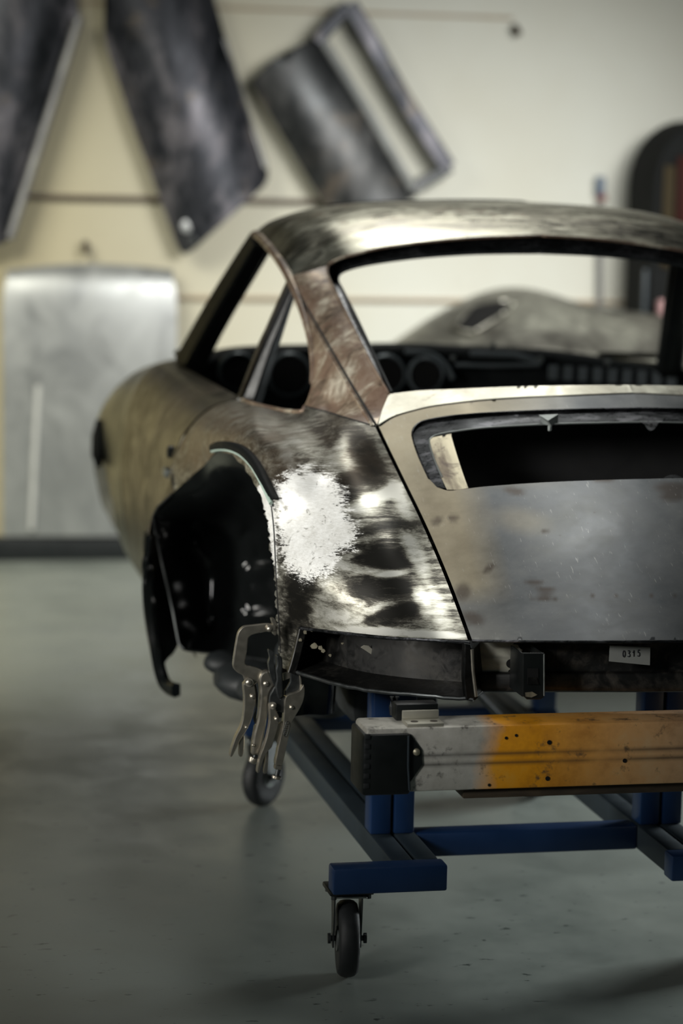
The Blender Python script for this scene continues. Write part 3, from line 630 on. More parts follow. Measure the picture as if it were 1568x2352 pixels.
t_ = loft('arch_gap_fill', [bl3, bl2], M['gap'], car, 1, 3, .004); flip(t_, 'arch_gap_fill', car)  # black sheet standing in for the dark inside the gap

# wheel housing --------------------------------------------------------
E1 = [(492, 1034, .22), (471, 1066, .36), (430, 1101, .46), (395, 1134, .52), (362, 1164, .57), (351, 1186, .59), (356, 1220, .60), (363, 1252, .60), (380, 1330, .60), (398, 1410, .58), (411, 1478, .55), (420, 1491, .54)]
HB = [(470, 1499, .56), (540, 1506, .54), (600, 1515, .42), (665, 1526, .30)]
HC = E1 + HB + [(560, 1128, .30), (520, 1142, .42), (480, 1162, .52), (430, 1194, .62), (401, 1226, .655), (396, 1250, .66), (405, 1320, .665), (420, 1400, .65), (436, 1475, .62),
     (520, 1075, .20), (560, 1100, .16), (600, 1140, .08), (540, 1170, .52), (500, 1190, .62), (440, 1225, .72), (425, 1262, .74), (470, 1260, .745), (450, 1340, .745), (500, 1340, .745), (455, 1430, .72), (500, 1440, .72), (520, 1240, .70),
     (535, 1300, .70), (553, 1220, .60), (556, 1300, .615), (556, 1400, .60), (556, 1480, .56), (574, 1220, .62), (578, 1300, .64), (578, 1400, .62), (578, 1480, .55), (604, 1240, .40), (606, 1320, .46), (606, 1420, .44), (640, 1300, .22), (640, 1420, .22), (665, 1300, .10), (665, 1180, -.05), (620, 1100, -.02), (560, 1050, .06), (665, 1440, .15)]
TH = TPS(HC, 1.2e-3)
h_out = list(cr([(e_[0], e_[1]) for e_ in E1], 4)) + [(445, 1496)] + [(e_[0], e_[1]) for e_ in HB] + [(665, 1440), (665, 1300), (665, 1180), (620, 1096), (570, 1046), (530, 1027)]
wh = skin('wheel_housing', h_out, TH, M['black_gloss'], car, sp=7, th=.002, mirror='wheel_housing')
t_ = ptube('housing_edge', [(e_[0], e_[1]) for e_ in E1[3:]]+[(430, 1494)]+[(e_[0], e_[1]) for e_ in HB], TH, .0028, M['tool_dark'], car, -.002); flip(t_, 'housing_edge', car)
rows = []
for t in np.linspace(1.75, math.pi+.25, 12):
    cy, sy = math.cos(t), math.sin(t); Y = .09+.505*cy; Z = .585+.425*sy
    rows.append([np.array([x, .09+(Y-.09)*s_, .585+(Z-.585)*s_]) for x, s_ in ((-.79, .96), (-.765, .95), (-.72, .93), (-.66, .9), (-.655, .5), (-.655, .05))])
t_ = loft('rear_housing', rows, M['black_gloss'], car, 4, 3, .002, out=(0, .1, .585)); flip(t_, 'rear_housing', car)

# black arch trim strip --------------------------------------------------
trim = empty('flexible_arch_strip', 'short black flexible strip with pale green tape stuck over the top of the wheel arch', 'strip', tuple(at(560, 1050, -.1)))
so = cr([(489, 1024), (505, 1019), (535, 1021), (565, 1034), (592, 1062), (615, 1102), (636, 1148)], 5); si = cr([(487, 1034), (505, 1030), (530, 1033), (556, 1046), (580, 1072), (600, 1108), (622, 1154)], 5)
Yt = TL((so+si)/2)
Ao = np.array([at(p[0], p[1], y-.012) for p, y in zip(so, Yt)]); Ai = np.array([at(p[0], p[1], y-.022) for p, y in zip(si, Yt)])
loft('strip_body', [Ao, Ao*.5+Ai*.5+np.array([-.003, -.004, .003]), Ai], M['strip'], trim, 1, 4, .006)
tube('tape_edge', Ai+np.array([-.001, -.007, -.001]), .0046, M['tape'], trim, 8)
tube('tape_tail', [at(622, 1152, float(TL([(622, 1152)])[0])-.008), at(625, 1163, float(TL([(625, 1163)])[0])-.006)], .004, M['tool_dark'], trim, 8)

# bumper recess ----------------------------------------------------------
def strips(name, sets, mat, parent, th=.002, out=None):
    Vs = []; Fs = []
    for a, b in sets:
        a = np.array(a); b = np.array(b); n = len(a); V_ = np.vstack([a, b]); P_ = [[i, i+1, n+i+1, n+i] for i in range(n-1)]
        c = V_.mean(0); nn = np.cross(V_[P_[0][2]]-V_[P_[0][0]], V_[P_[0][3]]-V_[P_[0][1]])
        if nn @ (CAM-c) < 0: P_ = [p[::-1] for p in P_]
        vv, f_, _ = thicken(V_, P_, th); o = len(Vs); Vs += list(vv); Fs += [[i+o for i in q] for q in f_]
    return mesh(name, Vs, Fs, mat, parent, True, sharp=40)
Tp = cr([at(688, 1440, -.50), at(740, 1447, -.58), at(800, 1454, -.66), at(900, 1464, -.765), at(1000, 1469, -.835), at(1078, 1474, -.862)], 5)
Bt = cr([at(676, 1541, -.50), at(730, 1560, -.59), at(800, 1578, -.68), at(900, 1592, -.775), at(1000, 1600, -.84), at(1088, 1606, -.872)], 5)
inn = np.array([.055, .085, 0])
rec = strips('bumper_recess', [(Tp, Tp+inn), (Tp+inn, Bt+inn+np.array([0, 0, .012])), (Bt+inn+np.array([0, 0, .012]), Bt), ([Tp[0], Bt[0]], [Tp[0]+inn, Bt[0]+inn]), ([Tp[-1], Bt[-1]], [Tp[-1]+inn, Bt[-1]+inn])], M['recess'], car)
rec['label'] = 'black open bumper recess'
flip(rec, 'bumper_recess', car)
def lump(P, a, s=3):
    r = random.Random(s); return [p+np.array([r.uniform(-a, a), r.uniform(-a, a), r.uniform(-a, a)]) for p in P]
t_ = tube('recess_lip', lump(Bt, .0012), .0042, M['tool_dark'], car, 8); flip(t_, 'recess_lip', car)
t_ = tube('recess_top_edge', lump(Tp+np.array([0, -.001, -.002]), .001), .0035, M['channel'], car, 8); flip(t_, 'recess_top_edge', car)
ep = pplate('recess_end_plate', [(1066, 1478), (1080, 1480), (1090, 1510), (1095, 1560), (1099, 1602), (1092, 1609), (1070, 1608), (1064, 1560)], -.872, .02, M['recess'], car, .003); flip(ep, 'recess_end_plate', car)
t_ = tube('end_plate_edge', [at(1084, 1492, -.876), at(1086, 1540, -.878), at(1093, 1600, -.88)], .0035, M['tool'], car, 8); flip(t_, 'end_plate_edge', car)
pplate('lit_opening', [(828, 1487), (836, 1482), (846, 1483), (854, 1490), (859, 1499), (860, 1508)], -.60, .002, M['bare_and_lit'], car, .0005)  # pale half-moon stands in for light seen through an opening
for (bx, by, br) in ((722, 1484, 9), (735, 1488, 7), (742, 1494, 6), (700, 1452, 6), (690, 1470, 5), (716, 1448, 4), (758, 1505, 4), (786, 1478, 3)):
    r_ = random.Random(bx); pplate('paint_chip', [(bx+br*r_.uniform(.5, 1.1)*math.cos(t), by+br*r_.uniform(.5, 1.1)*math.sin(t)) for t in np.linspace(0, 6.28, 9)[:-1]], -.53+(.0 if bx > 705 else .005)-(bx-700)*.00075, .001, M['plate_metal'], car, 0)
# tail strip between arch and recess (dark flange)
t_ = tube('tail_flange', cr([at(694, 1445, -.505), at(686, 1480, -.505), at(676, 1520, -.505), at(668, 1545, -.505)], 5), .008, M['recess'], car, 8, RECT); flip(t_, 'tail_flange', car)

# rear panel ---------------------------------------------------------------
def rp3(px, py, d=0.): u = (px-1090)/(1662-1090); return at(px, py, -.835-.10*(1-(1-min(u, 1))**2)+d)
xs = [1088, 1180, 1280, 1400, 1520, 1600]
def rrow2(py, d): r = [rp3(x, py, d) for x in xs]; e = r[-1].copy(); e[0] = X0; return np.array(r[:-1]+[e])
rw = [rrow2(1474, .03), rrow2(1500, .03), rrow2(1540, .028), rrow2(1546, .018), rrow2(1562, .014), rrow2(1586, .014), rrow2(1590, .03)]
rpn = loft('rear_panel', rw, M['rear_panel'], car, 4, 3, .003, out=(0, 2, 0)); flip(rpn, 'rear_panel', car)
scr = jag([(1180, 1478), (1195, 1495), (1176, 1512), (1186, 1530), (1166, 1540)], 6, 6)
P_ = [(1090, 1476)]+[(1180, 1477)]+scr+[(1165, 1546), (1094, 1546)]
sp_ = plate('scraped_patch', [rp3(a, b, .026) for a, b in P_], .001, M['lid_plain'] if 'lid_plain' in M else M['far_car'], car, 0); sp_['label'] = 'scraped grey patch on the rear panel'
br = empty('bumper_bracket', '', 'x'); del br['label']; del br['category']; br.parent = car; br.location = np.array(at(1225, 1605, -.93))-np.array([0, .9, 0])
pplate('bracket_face', [(1200, 1500), (1249, 1500), (1249, 1602), (1241, 1607), (1210, 1607), (1200, 1598)], -.955, .006, M['black'], br, .002)
box('bracket_side', at(1200, 1550, -.95)[0], at(1203, 1550, -.95)[0]+.001, -.95, -.86, at(1225, 1600, -.95)[2], at(1225, 1502, -.95)[2], M['black'], br, .001)
box('bracket_side', at(1246, 1550, -.95)[0], at(1249, 1550, -.95)[0], -.95, -.86, at(1225, 1600, -.95)[2], at(1225, 1502, -.95)[2], M['black'], br, .001)
tube('bracket_edge', [at(1249, 1503, -.957), at(1249, 1598, -.957)], .0016, M['zinc'], br, 6)
pplate('bracket_slot', [(1211, 1535), (1236, 1535), (1236, 1572), (1211, 1572)], -.9565, .001, M['gap'], br, 0)
pplate('bracket_tongue', [(1212, 1556), (1232, 1556), (1237, 1572), (1212, 1572)], -.958, .001, M['rear_panel'], br, 0)
pplate('bracket_dirt', [(1206, 1591), (1222, 1589), (1234, 1596), (1220, 1602), (1207, 1600)], -.957, .001, M['plate_metal'], br, 0)
lathe('panel_hole', [(.009, 0), (.009, .002)], rp3(1172, 1524, .024), (0, -1, 0), M['gap'], car, 16)

# inner body -----------------------------------------------------------------
box('floor_pan', -.69, 0.77, .34, 1.72, .40, .44, M['interior'], car, .01)
for k, (x, y, z, a, b, c_) in enumerate(((-.70, .42, .40, .10, .12, .05), (-.66, .25, .41, .11, .15, .045), (-.60, .10, .43, .10, .14, .05), (-.76, .52, .425, .05, .05, .03))):
    bm = bmesh.new(); bmesh.ops.create_icosphere(bm, subdivisions=3, radius=1); r_ = random.Random(k)
    for v in bm.verts: n_ = 1+r_.uniform(-.03, .03); v.co = Vector((x+v.co.x*a*n_, y+v.co.y*b*n_, z+v.co.z*c_*n_))
    from_bm('underbody_lump', bm, M['interior'], car, True)
box('rear_cross_tube', -.62, -.42, -.34, -.14, .45, .58, M['interior'], car, .03)
def shell(name, x0, x1, y0, y1, z0, z1, top, mat):  # open-topped tub
    t = .006; bm = bmesh.new(); bbox(bm, x0, x1, y0, y1, z0, z0+t, 0); bbox(bm, x0, x0+t, y0, y1, z0, z1, 0); bbox(bm, x1-t, x1, y0, y1, z0, z1, 0); bbox(bm, x0, x1, y0, y0+t, z0, z1, 0); bbox(bm, x0, x1, y1-t, y1, z0, z1, 0)
    return from_bm(name, bm, mat, car)
shell('engine_bay', -.47, 0.55, -.80, -.06, .63, .70, 0, M['gap'])
box('engine_bay_side', -.50, -.49, -.55, -.12, .63, .88, M['gap'], car, 0); box('engine_bay_side', .57, .58, -.55, -.12, .63, .88, M['gap'], car, 0)
box('engine_bulkhead', -.52, 0.60, -.10, -.09, .55, 1.09, M['gap'], car, 0)
box('parcel_shelf', -.56, 0.64, -.08, .45, 1.00, 1.015, M['interior'], car, .003)
shell('cabin_tub', -.66, 0.74, .24, 1.70, .445, 1.03, 0, M['interior'])
# dashboard
dash = empty('dashboard', '', 'x'); del dash['label']; del dash['category']; dash.parent = car; dash.location = (0, .8, 1.0)
top = [(430, 836), (470, 822), (530, 806), (600, 799), (720, 796), (840, 794), (960, 792), (1060, 797), (1160, 800), (1260, 806), (1350, 817), (1450, 833), (1568, 852), (1640, 866)]
dT = np.array([at(p[0], p[1], 1.70) for p in cr(top, 4)])
rowsd = [dT+np.array([0, .16, -.004]), dT+np.array([0, .05, .002]), dT, dT+np.array([0, -.018, -.012]), dT+np.array([0, -.02, -.03]), dT+np.array([0, .01, -.07]), dT+np.array([0, .02, -.15]), dT+np.array([0, .05, -.22])]
loft('dash_body', [r for r in rowsd], M['interior'], dash, 1, 3, .004, out=(0, 2.2, 1.0))
for (gx, gy, ro) in ((545, 853, 46), (664, 861, 53), (772, 862, 55), (884, 860, 48), (975, 861, 43)):
    g = empty('gauge', '', 'x'); del g['label']; del g['category']; g.parent = dash; c_ = at(gx, gy, 1.655); g.location = c_-np.array([0, .9, 0])-np.array([0, .8, 1.0]); sc = ro/F*7.05
    lathe('gauge_ring', [(sc*.80, 0), (sc*.82, .018), (sc*.9, .024), (sc*1.0, .018), (sc*1.04, 0)], c_, (0, -1, .05), M['ring'], g, 32)
    lathe('gauge_hole', [(sc*.79, .0235), (sc*.79, .0245)], c_, (0, -1, .05), M['gap'], g, 32)
tube('dash_ledge', [at(1045, 838, 1.66), at(1130, 840, 1.66), at(1240, 838, 1.66)], .006, M['ring'], dash, 8)
tube('dash_ledge', [at(1080, 812, 1.67), at(1180, 815, 1.67), at(1245, 832, 1.67)], .008, M['ring'], dash, 8)
tube('gauge_pod_edge', cr([at(930, 808, 1.65), at(985, 812, 1.65), at(1020, 835, 1.65), at(1040, 870, 1.65)], 5), .008, M['ring'], dash, 8)
for k in range(9):
    x = 1262+k*34; y = 838+k*2.2
    pplate('dash_rib', [(x, y), (x+20, y+1), (x+18, y+34), (x-1, y+33)], 1.655, .012, M['ring'], dash, .003)
for (x, y, r_) in ((1131, 792, .009), (1040, 822, .008), (1240, 826, .010), (1395, 832, .009)):
    lathe('dash_stud', [(r_*.6, -.02), (r_, 0), (r_*.8, r_*.7), (.001, r_)], at(x, y, 1.66), (-.1, -1, .4), M['zinc'], dash, 12)
print('crest check', [tuple(proj(p).round()) for p in (full[2][1], full[2][2], full[3][3], full[3][5], full[3][6])])

# ------------------------------------------------------------------ trolley
tr = empty('body_trolley', 'dark blue welded steel trolley on black casters carrying the car body shell', 'trolley', (-.25, .1, 0))
def two(name, x0, x1, y0, y1, z0, z1, axis, mat):
    bm = bmesh.new()
    if axis == 'x': m_ = (x0+x1)/2; bbox(bm, x0, m_-.003, y0, y1, z0, z1, .005); bbox(bm, m_+.003, x1, y0, y1, z0, z1, .005)
    return from_bm(name, bm, mat, tr, True)
RZ0, RZ1 = .190, .243
for s in (0, 1):
    X = (lambda x: x) if s == 0 else (lambda x: -.5-x)
    def bx2(nm, a, b, *r, m='blue', tw=False):
        x0, x1 = sorted((X(a), X(b)))
        return two(nm, x0, x1, *r, 'x', M[m]) if tw else box(nm, x0, x1, *r, M[m], tr, .005)
    bx2('long_rail', -.598, -.497, -.652, .98, RZ0, RZ1, m='rail', tw=True)
    bx2('foot_beam', -.728, -.49, -.705, -.653, RZ0-.002, RZ1)
    bx2('foot_beam', -.67, -.598, .70, .76, RZ0, RZ1)
    bx2('rear_post', -.598, -.502, -.46, -.40, RZ1, .60, tw=True)
    bx2('front_post', -.665, -.61, .70, .76, RZ1, .398)
    bx2('post_cap', -.60, -.50, -.47, -.39, .60, .612, m='black')
box('cross_rail', -.497, -.003, -.462, -.405, RZ0, RZ1, M['blue'], tr, .005)
box('cross_rail', -.497, -.003, .74, .80, RZ0, RZ1, M['blue'], tr, .005)
def caster(x, y, ang, R_=.079):
    k = empty('caster', '', 'x'); del k['label']; del k['category']; k.parent = tr; k.location = (x+.25, y-.1, 0)
    ax = np.array([math.cos(ang), math.sin(ang), 0]); fwd = np.array([-ax[1], ax[0], 0]); c = np.array([x, y, R_])
    lathe('wheel', [(.03, -.019), (R_*.72, -.021), (R_*.9, -.020), (R_*.97, -.014), (R_, -.006), (R_, .006), (R_*.97, .014), (R_*.9, .020), (R_*.72, .021), (.03, .019)], c, ax, M['rubber'], k, 40, sharp=60)
    lathe('wheel_hub', [(.012, -.024), (.026, -.022), (.026, .022), (.012, .024)], c, ax, M['zinc'], k, 20)
    lathe('axle_bolt', [(.011, -.040), (.011, -.034), (.006, -.033), (.006, .033), (.011, .034), (.011, .040)], c, ax, M['tool_dark'], k, 12)
    Vs = []; Fs = []
    for s in (-1, 1):
        P = [c+ax*s*.028+fwd*a+np.array([0, 0, b]) for a, b in ((-.014, -.016), (.014, -.016), (.034, .085), (.034, .098), (-.034, .098), (-.034, .085))]
        bm = bmesh.new(); 
        V_, f_, _ = thicken(np.array(P), [list(range(6))], .003); Fs += [[i+len(Vs) for i in q] for q in f_]; Vs += list(V_)
    mesh('fork', Vs, Fs, M['tool_dark'], k, False)
    z = R_+.098; bm = bmesh.new(); vs = bbox(bm, x-.036, x+.036, y-.036, y+.036, z-.004, z, .001); bmesh.ops.rotate(bm, verts=bm.verts, cent=(x, y, z), matrix=Matrix.Rotation(ang, 3, 'Z')); from_bm('fork_crown', bm, M['zinc'], k)
    bm = bmesh.new(); bbox(bm, x-.046, x+.046, y-.04, y+.04, z+.003, .190, .003); from_bm('mounting_plate', bm, M['black'], k, True)
    for a, b in ((-.036, -.03), (.036, -.03), (-.036, .03), (.036, .03)): lathe('plate_bolt', [(.006, -.008), (.006, .004)], (x+a, y+b, z+.002), (0, 0, 1), M['tool_dark'], k, 6)
caster(-.684, -.645, -.12); caster(-.615, .733, -.75); caster(.184, -.645, .05); caster(.115, .733, .3)

# ------------------------------------------------------------------ cross beam under the tail
bX0 = at(835, 1740, -1.0)[0]; bz0 = at(1000, 1818, -1.0)[2]; bz1 = at(1000, 1670, -1.0)[2]; by0, by1 = -1.0, -.90
beam = empty('cross_beam', 'wide galvanised box beam with an orange sprayed middle lying crosswise under the car tail', 'beam', (bX0, -.95, bz0))
box('beam_tube', bX0+.004, -bX0+.05, by0, by1, bz0, bz1, M['beam'], beam, .006)
cap = box('end_cap', bX0-.003, at(942, 1740, -1.0)[0], by0-.008, by1+.005, bz0-.003, bz1-.010, M['black'], beam, .006)
pplate('cap_tab', [(942, 1686), (968, 1722), (970, 1756), (942, 1796)], by0-.003, .002, M['black'], beam, .0005)
tube('cap_edge', [at(938, 1690, by0-.008), at(937, 1760, by0-.008), at(940, 1815, by0-.008)], .0025, M['rail'], cap, 6)
lathe('cap_rivet', [(.007, 0), (.0065, .003), (.003, .0055), (.0005, .006)], at(956, 1727, by0-.003), (0, -1, 0), M['plate_metal'], beam, 16)
for k in range(6): box('cap_rib', bX0-.001, bX0+.010, by0-.010, by0-.006, bz0+.012+k*.019, bz0+.022+k*.019, M['rubber'], cap, .001)
for (x, y, r_) in ((1261, 1705, .0045), (1434, 1747, .0042), (1257, 1788, .0045), (1162, 1695, .003), (1185, 1689, .003), (1123, 1803, .003)):
    lathe('beam_hole', [(r_, 0), (r_, .001)], at(x, y, by0-.0002), (0, -1, 0), M['gap'], beam, 14)
a_, b_ = at(932, 1640, by0+.02)[0], at(1016, 1640, by0+.02)[0]
pad = box('mounting_pad', a_, b_, by0+.006, by0+.055, bz1, bz1+.006, M['bare_and_lit'], beam, .001)
box('pad_upright', a_, b_, by0+.048, by0+.054, bz1+.006, bz1+.022, M['bare_and_lit'], beam, .001)
for k in (.25, .78): lathe('pad_dimple', [(.008, 0), (.007, .0012)], (a_+(b_-a_)*k, by0+.025, bz1+.0055), (0, 0, 1), M['plank'], beam, 14)
box('mounting_block', a_-.010, b_+.002, by0+.06, by1-.002, bz1, at(950, 1597, -.87)[2]-.002, M['black'], beam, .003)
for k in (900, 912): tube('hook_bar', [at(k, 1600, -.90), at(k-2, 1622, -.90), at(k, 1642, -.90)], .0045, M['galv'], beam, 8)
pk = box('brown_plank', at(1053, 1830, -.95)[0], -bX0+.02, -.985, -.91, bz0-.020, bz0-.0005, M['plank'], None, .002, (at(1053, 1830, -.95)[0], -.95, bz0-.02))
tag(pk, 'thin dark brown board pressed under the orange sprayed beam', 'board')

# ------------------------------------------------------------------ paper note
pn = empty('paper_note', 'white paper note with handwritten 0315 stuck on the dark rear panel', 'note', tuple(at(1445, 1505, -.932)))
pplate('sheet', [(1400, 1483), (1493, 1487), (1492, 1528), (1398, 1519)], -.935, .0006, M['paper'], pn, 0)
DIG = {'0': [[(.1, .3), (.05, .6), (.2, .95), (.5, 1), (.7, .7), (.65, .3), (.4, 0), (.15, .15), (.1, .3)]], '3': [[(.1, .95), (.5, 1), (.6, .8), (.3, .55), (.6, .45), (.65, .2), (.35, 0), (.05, .1)]], '1': [[(.1, .6), (.45, 1), (.40, 0)]], '5': [[(.75, 1), (.25, .95), (.2, .6)], [(.2, .6), (.55, .6), (.65, .3), (.4, 0), (.05, .08)]]}
for k, ch in enumerate('0315'):
    ps = []
    for stq in DIG[ch]:
        c_ = [(1429+k*11.2+a*8.5, 1509-k*.6-b*14) for a, b in stq]
        c_ = cr(c_, 4) if ch != '1' else np.array(c_); ps.append(tube_data([at(x, y, -.9358) for x, y in c_], .0008, 5))
    V_, f_ = join(ps); mesh('handwritten_digit', V_, f_, M['ink'], pn, True)

# ------------------------------------------------------------------ locking pliers
def cpx(pts): return [(500+a/5.6, 1400+b/5.6) for a, b in pts]
def tool_part(name, pts, Y, th, par, mat='tool', sm=3, bev=.002): return pplate(name, cpx(pts), Y, th, M[mat], par, bev, sm)
def rivet(pt, Y, r_, par, mat='tool'): x, y = cpx([pt])[0]; return lathe('rivet', [(r_, -.002), (r_, .0012), (r_*.75, .0022), (r_*.3, .003)], at(x, y, Y), -FW, M[mat], par, 16)
c1 = empty('locking_c_clamp', 'nickel locking C clamp gripping the bottom of the ground wheel arch edge', 'clamp', tuple(at(590, 1740, -.48)), 'locking tools on the wheel arch')
YC = -.475
tool_part('c_arm', [(770, 205), (640, 183), (520, 194), (420, 205), (345, 215), (295, 250), (258, 310), (235, 420), (215, 540), (198, 670), (197, 730), (215, 775), (260, 815), (325, 855), (352, 920), (380, 985), (440, 985), (520, 935), (590, 850), (585, 795), (520, 760), (440, 738), (375, 722), (352, 690), (358, 640), (375, 540), (388, 420), (395, 370), (430, 335), (500, 310), (640, 285), (740, 275)], YC, .012, c1)
pd = tool_part('swivel_pad', [(690, 122), (728, 118), (750, 160), (768, 198), (766, 220), (748, 226), (752, 328), (716, 322), (700, 270), (712, 210), (700, 165)], YC-.004, .018, c1, sm=2)
tool_part('pad_bracket', [(622, 250), (640, 205), (690, 195), (742, 205), (745, 270), (700, 285), (650, 290)], YC-.006, .004, c1, sm=3)
tool_part('lever_handle', [(330, 970), (352, 940), (372, 900), (410, 885), (455, 930), (478, 1010), (490, 1150), (470, 1280), (440, 1400), (400, 1500), (350, 1590), (285, 1690), (235, 1800), (185, 1890), (160, 1885), (175, 1800), (230, 1640), (295, 1510), (328, 1380), (342, 1200), (338, 1080)], YC-.008, .020, c1, bev=.004)
tool_part('release_lever', [(280, 1690), (310, 1640), (338, 1620), (345, 1690), (337, 1800), (320, 1880), (290, 1895), (274, 1870), (276, 1770)], YC-.004, .012, c1, 'tool', bev=.003)
tool_part('fixed_handle', [(535, 870), (560, 825), (610, 795), (665, 800), (705, 890), (742, 975), (700, 1030), (668, 1110), (655, 1230), (635, 1420), (605, 1600), (575, 1740), (540, 1868), (490, 1872), (436, 1860), (450, 1700), (475, 1560), (515, 1410), (540, 1200), (545, 1040), (532, 950)], YC-.010, .022, c1, bev=.005)
tool_part('inner_link', [(455, 1390), (490, 1480), (500, 1300), (520, 1120), (500, 1000), (470, 940), (480, 1100), (490, 1250)], YC+.002, .004, c1, 'tool_dark')
tool_part('link_bar', [(470, 1490), (485, 1490), (452, 1680), (436, 1680)], YC, .006, c1, 'tool', 0)
def knob(par, a, b, r_, h, Y):
    A_ = np.array(at(*cpx([a])[0], Y)); B_ = np.array(at(*cpx([b])[0], Y)); ax = B_-A_; L = np.linalg.norm(ax); ax /= L
    lathe('screw', [(r_*.5, -.01), (r_*.5, L)], A_, ax, M['tool_dark'], par, 14)
    n = 36; V_, f_ = lathe_data([(r_*.7, 0), (r_, h*.12), (r_, h*.75), (r_*.8, h), (r_*.2, h*1.05)], B_, ax, n)
    c_ = B_
    for i, v in enumerate(V_):
        if i//n in (1, 2) and i % 2: d_ = v-B_; V_[i] = v-(d_-ax*(d_@ax))*.06
    mesh('adjusting_knob', V_, f_, M['tool'], par, True, sharp=30)
knob(c1, (488, 1868), (472, 1900), .0098, .013, YC+.001)
for p_, r_ in (((400, 938), .0058), ((445, 1118), .0046), ((622, 955), .0054), ((665, 248), .0048), ((368, 1515), .0034), ((455, 1745), .0032)): rivet(p_, YC-.0115 if p_[0] != 665 else YC-.0065, r_, c1)
lathe('pivot_washer', [(.0088, -.002), (.0088, .0006)], at(*cpx([(400, 938)])[0], YC-.009), -FW, M['tool'], c1, 20)
c2 = empty('locking_pliers', 'long nosed locking pliers hanging beside the C clamp, jaws up on the arch edge', 'pliers', tuple(at(635, 1790, -.49)), 'locking tools on the wheel arch')
YP = -.505
tool_part('nose_jaw', [(650, 525), (690, 528), (722, 560), (716, 640), (735, 790), (748, 920), (760, 1000), (735, 985), (695, 910), (662, 780), (650, 690), (668, 620)], YP, .014, c2, 'tool_dark', bev=.003)
tool_part('nose_jaw', [(753, 600), (790, 592), (826, 622), (836, 700), (832, 850), (840, 1040), (830, 1115), (800, 1148), (768, 1120), (742, 990), (757, 900), (746, 780), (762, 700)], YP-.004, .014, c2, 'tool_dark', bev=.003)
tool_part('body_plate', [(662, 1130), (700, 1050), (742, 985), (775, 1110), (800, 1148), (832, 1115), (868, 1120), (872, 1230), (858, 1330), (780, 1312), (700, 1322), (660, 1312)], YP+.003, .006, c2, 'tool_dark', 2)
tool_part('gusset', [(838, 820), (925, 798), (930, 882), (842, 915)], YP+.006, .003, c2, 'tool', 0)
tool_part('upper_jaw', [(932, 800), (1000, 820), (1062, 840), (1080, 900), (1076, 980), (1060, 1040), (1000, 1075), (910, 1095), (870, 1120), (860, 1050), (930, 930)], YP+.004, .008, c2, 'tool_dark', 2)
tool_part('jaw_edge', [(1048, 850), (1070, 870), (1080, 940), (1066, 1035), (1048, 1040), (1058, 950)], YP-.002, .006, c2, 'tool', 2)
tool_part('fixed_handle', [(1078, 1010), (1103, 970), (1118, 1030), (1112, 1120), (1085, 1210), (1040, 1300), (985, 1390), (955, 1450), (930, 1560), (900, 1700), (865, 1860), (832, 2000), (790, 2004), (742, 1995), (765, 1850), (790, 1720), (835, 1520), (853, 1350), (862, 1170), (905, 1098), (1000, 1070), (1055, 1040)], YP-.008, .022, c2, bev=.005)
tool_part('handle_collar', [(742, 2006), (826, 2012), (818, 2064), (736, 2056)], YP-.006, .018, c2, 'tool', 0, .004)
tool_part('lever_handle', [(662, 1235), (680, 1208), (715, 1200), (745, 1225), (752, 1300), (785, 1370), (788, 1440), (770, 1530), (728, 1660), (695, 1770), (640, 1835), (590, 1935), (535, 2090), (505, 2095), (515, 2010), (550, 1870), (600, 1740), (640, 1600), (668, 1430), (665, 1310)], YP-.006, .018, c2, bev=.004)
tool_part('release_lever', [(640, 1838), (655, 1830), (650, 1960), (640, 2075), (608, 2115), (588, 2098), (600, 2010), (622, 1900)], YP-.002, .010, c2, bev=.003)
tool_part('inner_link', [(775, 1480), (830, 1440), (845, 1480), (800, 1700), (780, 1780), (755, 1700), (720, 1655)], YP+.001, .005, c2, 'tool', 2)
knob(c2, (780, 2060), (762, 2135), .0100, .0075, YP+.001)
for p_, r_ in (((718, 1240), .0050), ((758, 1408), .0044), ((950, 1258), .0044)): rivet(p_, YP-.0095, r_, c2)
lathe('pivot_washer', [(.0075, -.002), (.0075, .0006)], at(*cpx([(708, 1236)])[0], YP-.008), -FW, M['tool'], c2, 20)
ov = [at(*q_, YP-.0085) for q_ in cpx(cr([(905, 1440), (925, 1470), (915, 1530), (895, 1600), (870, 1635), (852, 1615), (850, 1560), (865, 1500), (880, 1450)], 4, True))]
ps = [tube_data(ov+[ov[0]], .0007, 5)]
for k in range(6):
    a_ = (900-k*8, 1468+k*26); ps.append(tube_data([at(*q_, YP-.0088) for q_ in cpx([(a_[0]-13, a_[1]), (a_[0]+9, a_[1]+6), (a_[0]-8, a_[1]+14)])], .0008, 5))
V_, f_ = join(ps); mesh('embossed_mark', V_, f_, M['tool_dark'], c2, True)

# ------------------------------------------------------------------ panels on the wall
def crowned(TL, TR, BL, Y, b):
    TL, TR, BL = np.array(TL, float), np.array(TR, float), np.array(BL, float); ax = (BL-TL)/np.linalg.norm(BL-TL); pe = np.array([ax[1], -ax[0]]); w_ = (TR-TL)@pe; L_ = np.linalg.norm(BL-TL)
    def f(P): P = np.atleast_2d(np.asarray(P, float)); u = ((P-TL)@pe)/w_; v = ((P-TL)@ax)/L_; return Y-b*(1-np.clip(np.abs(2*u-1), 0, 1.1)**2.2)-.25*b*(1-np.clip(np.abs(2*v-1), 0, 1.1)**2)
    return f
def wall_panel(name, label, cat, px, Y, th, mat, sm=0, bev=.012, group='body panels on the wall', crown=None):
    e = empty(name, label, cat, tuple(at(*np.mean(px, 0), Y)), group); return e, (skin('panel_skin', px, crown, M[mat], e, sp=22, th=th) if crown else pplate('panel_skin', px, Y, th, M[mat], e, bev, sm))
